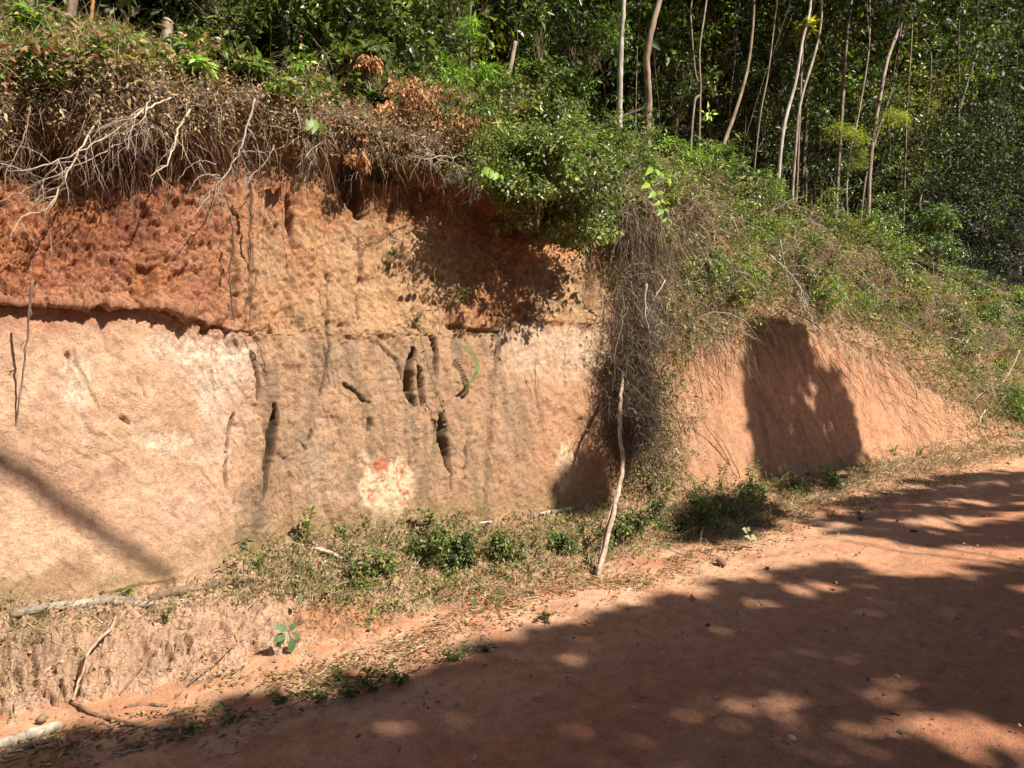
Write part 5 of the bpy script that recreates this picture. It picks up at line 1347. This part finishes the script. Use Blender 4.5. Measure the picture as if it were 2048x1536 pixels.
leafy_vine('grey thin vine with few leaves dangling over the middle of the wall', [(862,430),(872,500),(868,560),(880,640),(872,700)], .08, 16, .028, MIXED)
leafy_vine('leafy trail running down the dark shaded recess', [(955,430),(962,500),(978,560)], .1, 14, .028, MIXED)
leafy_vine('slim dark stemmed climber crossing the twin fissures', [(800,630),(835,650),(858,740),(880,800),(895,850),(890,862)], .09, 14, .034, [(2,(.12,.09,.04)),(2,(.1,.16,.05))], .003)
# weeds rooted on the wall
for x, y, h, r, nl, L, W, pl, lab in [(775,545,.16,.12,60,.022,.4,MIXED,'brown weed tuft on the upper wall casting a dark blot beside it'),(830,648,.13,.12,30,.04,.2,[(2,(.14,.11,.06)),(2,(.12,.17,.06))],'spiky half dead plant rooted on the ledge in the middle'),
      (900,610,.14,.16,50,.04,.14,MIDG+STRAW,'thin grass tuft leaning out above the ledge'),(865,560,.18,.1,36,.03,.2,[(2,(.24,.24,.13)),(2,(.1,.16,.05))],'grey green stalky weed high on the middle wall'),(925,598,.1,.12,40,.05,.12,LIMEG,'bright fine grass blades right of the ledge plant'),
      (1450,600,.2,.2,60,.035,.4,MIDG+YELG,'yellow green sprig hanging where the right wall meets the brush'),(1545,560,.25,.15,40,.06,.35,LIMEG,'star shaped lime leaves hanging in the right brush'),(788,510,.05,.04,10,.03,.4,YELG,'tiny yellow green shoot at the top of the middle wall')]:
    weed(x, y, h, r, nl, L, W, pl, lab, lean=2.2, n_st=6)

# ---------------------------------------------------------------- dead branches hanging over the lip
def dead_branch(lab, pix, off, r_px, c=(.40,.34,.28), twigs=8, tl=.3, cat='branch', name='dead_branch', sub=3, droop=.4, tmin=.25):
    """pix: polyline in the photograph; off: distance off the wall along it (start, end)"""
    m = len(pix)
    offs = np.linspace(off[0], off[1], m)
    base_n = np.median([hit(x, y)[0][1] for x, y in pix])
    pts = [Pn(x, y, (base_n if len(off) < 3 else off[2]) - o) for (x, y), o in zip(pix, offs)]
    pth = smooth_path(pts, 5, .004)
    d0 = np.linalg.norm(pth[0] - CAMP); r = r_px * .62 / 2 / FPX * d0
    root = empty(name, pth[0], lab, cat)
    o_ = pth[0]
    mb = MB(); tube(mb, pth - o_, np.linspace(r, r * .35, len(pth)), np.array(c), 7, .1); mb.build('stem', M_wood, root, smooth=True)
    for i in range(twigs):
        k_ = rnd.randrange(int(len(pth) * tmin), len(pth) - 1)
        t = unit(pth[k_ + 1] - pth[k_]); side = unit(np.cross(t, unit(np.array([0.2, -1, .1])))) * rnd.choice([-1, 1])
        d = unit(t * rnd.uniform(.5, 1.2) + side * rnd.uniform(.5, 1.1) + np.array([0, rnd.uniform(-.5, .2), -droop * .4]))
        mb = MB(); L_ = tl * rnd.uniform(.4, 1.1)
        Q = strands(mb, (pth[k_] - o_)[None], d[None], L_, r * rnd.uniform(.3, .5), np.array([c]) * rnd.uniform(.75, 1.1), 7, 4, droop, .35)
        for j in range(sub):
            q = Q[0][rnd.randrange(1, 6)]
            strands(mb, q[None], (d + rng.normal(0, .55, 3))[None], L_ * rnd.uniform(.25, .6), r * .2, np.array([c]) * .9, 5, 3, droop, .4)
        mb.build('twig', M_wood, root)
    return root
PALE, GREYW, BRNW, DKW = (.50,.42,.33), (.38,.32,.27), (.27,.19,.13), (.13,.09,.06)
dead_branch('long pale dead branch hanging straight down the left, forked at its tip', [(212,205),(198,236),(164,291),(137,345),(94,417),(44,434),(20,475)], (.25,.45), 6.5, PALE, 9, .3)
dead_branch('pale dead branch curving down between the two long ones at left', [(380,219),(356,260),(347,297),(332,328),(301,352)], (.3,.5), 6.5, PALE, 6, .2)
dead_branch('long twiggy dead branch sweeping down left from the middle of the thicket', [(510,198),(496,246),(479,301),(455,345),(421,383),(383,434)], (.25,.45), 6, GREYW, 16, .3, sub=5)
dead_branch('whitish bare stick lying slanted behind the fence stump', [(243,94),(291,97),(335,104),(376,123),(438,147)], (.02,.02,4.75), 6.5, (.62,.55,.45), 3, .15)
dead_branch('dead branch sweeping level to the left across the red soil', [(342,195),(301,212),(260,239),(205,277),(120,321),(24,342)], (.3,.5), 6, PALE, 12, .3, sub=4)
dead_branch('straight thin branch pointing down to the left edge', [(314,250),(239,284),(185,315),(68,369),(7,403)], (.3,.5), 4, GREYW, 9, .28, sub=4)
dead_branch('thin hooped twig arching over the red soil', [(440,352),(405,350),(386,369),(366,404)], (.3,.35), 3, GREYW, 4, .12)
dead_branch('upper hooped twig arching left of the sweeping branch', [(432,328),(400,322),(370,340),(352,365)], (.3,.35), 3, GREYW, 4, .12)
dead_branch('short pale twig sticking out right of the thicket', [(480,305),(503,302),(533,304),(568,292)], (.2,.42), 4.5, PALE, 4, .12)
dead_branch('thin grey twig slanting under the short pale one', [(548,290),(533,320),(505,350),(488,372)], (.2,.35), 3.5, GREYW, 6, .16)
dead_branch('spreading grey dead branch at the lip left of the green overhang', [(930,290),(912,315),(880,312),(858,318),(817,313)], (.1,.35), 4.5, (.46,.38,.33), 14, .28, sub=5)
dead_branch('branched grey twig reaching down before the dark shaded soil', [(840,285),(880,318),(915,330),(940,345),(960,370)], (.15,.4), 3.6, (.46,.38,.33), 14, .26, sub=5)
dead_branch('thin dead vine looping down the middle of the upper wall', [(890,340),(885,385),(905,420),(898,470),(880,505)], (.12,.2), 3, (.42,.33,.26), 10, .2, sub=4)
dead_branch('dead twig hanging over the dark recess at the lip', [(690,240),(700,280),(715,320),(712,360)], (.15,.3), 3, GREYW, 8, .2, sub=4)
dead_branch('drooping twig bundle between thicket and dark recess', [(590,215),(600,250),(612,300),(625,330)], (.2,.3), 3.5, GREYW, 12, .22, sub=5)
dead_branch('fine twig tangle at the top left edge of the cut', [(60,210),(50,270),(20,330),(5,380)], (.25,.35), 3.5, BRNW, 12, .3, sub=5)
dead_branch('dark twiggy branch drooping behind the long pale branch', [(150,190),(140,260),(150,320),(120,400)], (.15,.25), 3.5, BRNW, 14, .3, sub=5)
dead_branch('knotty twig standing out above the hooped twigs', [(300,190),(290,235),(262,260),(255,300)], (.2,.35), 4, GREYW, 12, .25, sub=5)
dead_branch('grey branch lying in the brush right of the green overhang', [(1330,410),(1400,480),(1445,520),(1470,570)], (.1,.2), 5, GREYW, 12, .35, sub=4)
dead_branch('whitish dead branch leaning in the right brush below the crest', [(1540,510),(1590,560),(1610,600),(1625,650)], (.15,.3), 5.5, (.5,.44,.4), 14, .4, sub=4)
dead_branch('forked grey branch hanging above the big wall shadow', [(1560,480),(1575,560),(1600,640),(1660,720)], (.15,.3), 4, GREYW, 12, .4, sub=4)
dead_branch('long thin branch slanting across the right brush', [(1690,530),(1740,570),(1790,605)], (.1,.25), 3.5, GREYW, 6, .3)
dead_branch('dead upright twig with side spikes in the right brush', [(1428,470),(1427,520),(1425,580),(1428,640)], (.1,.15), 4.5, GREYW, 12, .25, sub=3)
dead_branch('dark short stump poking up from the right crest', [(1700,530),(1707,502)], (.1,.1), 7, DKW, 0, .1)
dead_branch('curved pale stick at the foot of the bank near the road bend', [(1970,820),(1961,840),(1960,865),(1975,885),(1995,893)], (.1,.15), 4, (.5,.42,.34), 2, .2)
dead_branch('fallen twig heap stick at the right end of the cut', [(1880,885),(1920,880),(1960,900),(2000,905)], (.05,.1), 4, GREYW, 8, .4)
dead_branch('grey brown brush branch drooping at the right edge', [(2040,700),(2010,760),(1960,790),(1930,830)], (.2,.35), 4, GREYW, 14, .5, sub=4)
dead_branch('bent brown stalk leaning against the wall left of the fern', [(1470,950),(1440,890),(1405,838),(1426,818)], (.1,.02), 3.5, BRNW, 3, .15)
dead_branch('thin stalk beside the bent brown one', [(1480,955),(1448,885),(1418,855)], (.12,.04), 3, BRNW, 2, .15)
dead_branch('grey woody vine hanging in front of the root curtain', [(1293,568),(1289,610),(1297,660),(1303,700),(1312,745)], (.28,.32), 8, (.40,.34,.30), 8, .25, sub=4)
dead_branch('pale bent twig right of the grey woody vine', [(1330,560),(1300,625),(1340,655)], (.25,.3), 4, (.45,.38,.33), 6, .2)
# hanging roots on the wall
for pix, off, r, c, tw, lab in [
   ([(500,345),(503,420),(498,480),(500,540),(492,600),(494,655)], (.06,.05), 8, (.16,.10,.07), 5, 'thick dark root hanging down the wall over the ledge'),
   ([(462,430),(466,500),(458,540),(462,600),(470,650),(465,690),(470,705)], (.07,.04), 6, (.13,.085,.06), 5, 'dark wavy root left of the thick one ending in a fork'),
   ([(515,545),(503,600),(500,660),(518,700),(532,750),(538,800),(533,825)], (.04,.03), 4, (.15,.10,.07), 3, 'thin root snaking below the ledge to the left fissure'),
   ([(590,370),(585,450),(584,540),(592,640),(610,730)], (.05,.03), 2.4, (.2,.14,.09), 4, 'hair thin root down the stained wall'),
   ([(85,370),(90,430),(103,500),(107,610)], (.18,.12), 3, GREYW, 4, 'thin twig hanging in front of the red block'),
   ([(1070,720),(1072,790),(1080,830),(1090,845)], (.02,.01), 2.4, (.22,.13,.08), 3, 'thin root line on the orange wall'),
   ([(1065,470),(1068,540),(1062,600),(1068,680)], (.1,.05), 2.5, (.2,.13,.08), 4, 'thin root dangling at the right of the dark shadow'),
   ([(985,560),(990,620),(988,690)], (.05,.03), 2.5, (.2,.13,.08), 3, 'short root below the dark shadow')]:
    dead_branch(lab, pix, off, r, c, tw, .12, cat='root', name='hanging_root', sub=1, droop=1.2)
dead_branch('slim pole hanging on the left wall, pale above and dark below its knot', [(66,560),(57,655),(42,770),(30,915)], (.20,.06), 8, (.22,.16,.13), 3, .08, cat='pole', name='hanging_pole', tmin=.0)
# leaning pole and its prop
pb = H(1196,1156)
top = Pn(1246, 738, hit(1225, 760)[0][1] - .12)
P1 = [pb, Pn(1222,1045, pb[1] + .22), Pn(1245,935, pb[1] + .45), Pn(1240,870, pb[1] + .56), Pn(1241,800, pb[1] + .68), top]
root = empty('leaning_pole', pb, 'bare forked pole leaning from the road edge against the root curtain', 'pole')
mb = MB(); pth = smooth_path(P1, 6, .004); tube(mb, pth - pb, np.linspace(.017, .013, len(pth)), np.array((.42,.33,.26)), 9, .08); mb.build('pole', M_wood, root, smooth=True)
q = P1[2] * .6 + P1[1] * .4
mb = MB(); pth = smooth_path([q, Pn(1250,985, q[1] + .02), Pn(1247,1010, q[1])], 5); 
pth = smooth_path([P1[1] * .2 + P1[2] * .8, Pn(1215,1045, pb[1] + .25), Pn(1198,1128, pb[1] + .08)], 6, .003)
tube(mb, pth - pb, np.linspace(.008, .010, len(pth)), np.array((.40,.30,.22)), 8, .08); mb.build('branch', M_wood, root, smooth=True)
mb = MB(); pth = smooth_path([P1[2], Pn(1244,980, pb[1] + .4), Pn(1255,998, pb[1] + .42)], 5, .003); tube(mb, pth - pb, .007, np.array((.3,.22,.16)), 7, .08); mb.build('branch', M_wood, root, smooth=True)

# ---------------------------------------------------------------- root curtain
def curtain(mb):
    DK = [(3,(.10,.07,.05)),(4,(.055,.04,.03)),(1,(.24,.18,.13))]  # near-black strands: the curtain's deep shadow is put into their colour
    for (mu, sd, ya, yb, cnt_, per, off, L0, L1, dr, sp_, pl) in [
        (1285, 34, 400, 640, 300, 8, .28, .1, .4, .8, .6, TWIG + DK), (1290, 42, 400, 620, 90, 4, .3, .3, 1.0, 1.0, .4, TWIG + STRAW + DK), (1275, 30, 640, 800, 60, 5, .3, .3, .6, 1.0, .5, DK), (1345, 42, 450, 700, 280, 8, .16, .08, .3, .6, .7, TWIG + STRAW),
        (1268, 20, 640, 880, 380, 10, .34, .06, .26, .5, .8, DK), (1258, 18, 690, 900, 280, 10, .26, .06, .26, .5, .8, DK), (1310, 34, 740, 960, 260, 8, .18, .06, .24, .4, .8, DK + TWIG)]:
        px_ = rng.normal(mu, sd, cnt_) + 14 * np.sin(np.arange(cnt_)); y_ = rng.uniform(ya, yb, cnt_)
        P = np.array([Hr(a_, b_, off * rnd.uniform(.1, 1.1)) for a_, b_ in zip(px_, y_)])
        P = np.repeat(P, per, 0) + rng.normal(0, .02, (cnt_ * per, 3)); m = len(P)
        d0 = np.repeat(rng.normal(0, .3, (cnt_, 3)), per, 0)
        strands(mb, P, d0 + rng.normal(0, sp_, (m, 3)) + (0, -.15, -.9), rng.uniform(L0, L1, m), rng.uniform(.0008, .0021, m), pal(m, pl) * np.exp(rng.normal(0, .25, (cnt_, 1))).repeat(per, 0), 6, 3, dr, .5)
parts_mat['root_curtain'] = M_wood
cover('root_curtain', 'dark curtain of hanging dead roots and stems splitting the wall right of the middle', 'roots', [curtain])
cl = MB(); n_ = 5600
px_ = rng.normal(1318, 42, n_ // 8); y_ = rng.uniform(480, 980, n_ // 8)
c_ = np.array([Hr(a, b, .16) for a, b in zip(px_, y_)]); clumps(cl, c_, .07, 8, .028, .45, MIXED + MIDG + DRYLF, up=.5)
tag(cl.build('curtain_leaves', M_leaf), 'small leaves caught along the right side of the root curtain', 'leaves', kind='stuff')

# ---------------------------------------------------------------- stumps, logs, sticks
def post(lab, pix, n, w, c, name='fence_post', cat='post'):
    pts = [Pn(x, y, n) for x, y in pix]; b = pts[0]
    r = w / 2 / FPX * np.linalg.norm(b - CAMP); root = empty(name, b, lab, cat)
    pth = smooth_path(pts, 8, .001) - b
    mb = MB(); tube(mb, pth, r * np.linspace(1.0, .95, len(pth)), np.array(c), 12, .09); mb.build('post', M_bark, root, smooth=True)
    d = unit(pth[-1] - pth[-2]); mb = MB()
    tube(mb, np.array([pth[-1] - d * .004, pth[-1] + d * .008, pth[-1] + d * .016 + (.004, 0, 0)]), [r * 1.04, r * .98, r * .45], np.array((.55,.48,.38)), 12, .12); mb.build('cut_top', M_bark, root)
    return root
post('weathered grey fence stump with a flat cut top standing at the upper left', [(328,192),(329,130),(333,85),(336,44)], 4.85, 18, (.34,.27,.21))
post('short broken stump right of the grey fence stump', [(352,130),(358,95),(362,70)], 5.6, 11, (.36,.27,.20), 'stump', 'stump')
post('small rotten stump in the herbs right of the fence stump', [(432,130),(432,100),(436,80)], 5.9, 13, (.24,.18,.14), 'stump', 'stump')
post('dark stump at the very top left corner of the photo', [(140,55),(143,20),(146,-10)], 6.2, 16, (.20,.15,.12), 'stump', 'stump')
post('thin orange brown dead stake among the straw', [(180,60),(184,20),(187,-5)], 5.9, 6, (.42,.22,.10), 'stake', 'stake')

def log(lab, pix, w, c, lift=.3, name='log', cat='log', white=None, twigs=0):
    pts = []
    for (x, y) in pix:
        p, nrm = hit(x, y); pts.append(p + nrm * .01)
    pts = np.array(pts); b = pts[0]; r = w / 2 / FPX * np.linalg.norm(pts.mean(0) - CAMP)
    pts[:, 2] += r * lift
    root = empty(name, b, lab, cat); pth = smooth_path(pts, 6, .0015) - b
    t = np.linspace(0, 1, len(pth)); rr = r * (.75 + .35 * np.sin(t * math.pi)) 
    cc = np.broadcast_to(np.array(c), (len(pth), 3)).copy()
    mb = MB(); tube(mb, pth, rr, cc, 10, .07); mb.build('trunk', M_wood, root, smooth=True)
    if white:
        a, z = int(white[0] * len(pth)), int(white[1] * len(pth))
        mb = MB(); tube(mb, pth[a:z] + (0, -.003, .005), rr[a:z] * .98, np.array((.50,.44,.37)), 10, .05); mb.build('bare_patch', M_wood, root, smooth=True)
    for i in range(twigs):
        mb = MB(); k_ = rnd.randrange(2, len(pth)); strands(mb, pth[k_][None], rng.normal(0, 1, (1, 3)) + (0, -.3, .4), rnd.uniform(.06, .16), r * .25, np.array([c]), 5, 4, .2, .3); mb.build('twig', M_wood, root)
    return root
log('long grey log lying along the shelf at the left', [(18,1232),(90,1222),(160,1212),(230,1206),(275,1204)], 15, (.30,.26,.22), twigs=3)
log('grey barkless log piece right of the long one on the shelf', [(228,1208),(290,1212),(370,1206)], 11, (.38,.32,.27))
log('bent brown log on the shelf against the wall foot', [(300,1200),(345,1190),(400,1180),(450,1168),(510,1158)], 15, (.22,.15,.10), twigs=3)
log('thin straight stick lying above the long grey log', [(120,1222),(180,1208),(235,1195)], 6, (.34,.28,.2))
log('dark branch end at the left edge under the long grey log', [(-20,1258),(30,1254),(78,1248)], 8, (.2,.15,.11))
log('fat grey log with a white bare patch in the lower left corner', [(-20,1500),(30,1488),(80,1474),(122,1458)], 18, (.42,.36,.31), white=(.5,.95))
log('dark rough branch below the fat grey log', [(-10,1520),(40,1502),(110,1485)], 9, (.12,.09,.07))
log('thin brown stick curving along the lower left road edge', [(140,1408),(180,1430),(240,1448),(300,1462),(385,1462)], 6, (.2,.12,.08))
log('short brown stick on the lit road edge', [(250,1418),(290,1414),(335,1416)], 6, (.24,.16,.11))
log('short whitish stick beside the upright yellow green weed', [(628,1098),(655,1108),(688,1120)], 7, (.56,.48,.40))
log('pale stick lying at the right end of the weed bank', [(1080,1030),(1110,1024),(1145,1018)], 7, (.5,.44,.36))
log('small white stick on top of the weed bank', [(955,1048),(985,1045)], 4.5, (.55,.48,.4))
log('thin bleached stick in the sunlit straw of the road edge', [(965,1200),(970,1190),(975,1180)], 3.5, (.55,.48,.4))
log('pair thin stick across the lower talus', [(455,1425),(490,1395),(540,1360)], 3.5, (.3,.2,.13))
log('short dark stick lying on the road at the lower right', [(1778,1432),(1800,1436)], 4, (.10,.07,.06))
log('dark twig lying on the road near the bend', [(1820,1064),(1835,1067)], 4, (.10,.07,.06))
def leaning_stick(lab, pix, offs, w, c):
    pts = [Hr(x, y, o) for (x, y), o in zip(pix, offs)]; b = pts[-1]
    r = w / 2 / FPX * np.linalg.norm(b - CAMP); root = empty('stick', b, lab, 'stick')
    pth = smooth_path(pts, 5, .003) - b; mb = MB(); tube(mb, pth, np.linspace(r, r * .7, len(pth)), np.array(c), 8, .1); mb.build('stick', M_wood, root, smooth=True)
    mb = MB(); strands(mb, pth[4][None], np.array([[-.8, -.3, -.6]]), .12, r * .4, np.array([c]), 5, 4, .3, .3); mb.build('twig', M_wood, root)
leaning_stick('jointed pale brown stick leaning on the talus face, crossing its own shadow', [(232,1233),(218,1262),(180,1300),(165,1345),(145,1400)], (.03,.08,.10,.08,.03), 6, (.48,.33,.24))
leaning_stick('thin straight stick slanting down the talus right of the jointed one', [(302,1305),(275,1345),(240,1388)], (.08,.07,.03), 3.5, (.26,.17,.11))
leaning_stick('pale splinter of wood sticking out of the talus at the left', [(125,1322),(103,1334),(85,1345)], (.06,.04,.0), 5, (.55,.42,.33))
leaning_stick('thin stalk slanting over the lower talus near the seedling', [(470,1290),(410,1340),(350,1395)], (.06,.06,.03), 2.8, (.3,.2,.13))
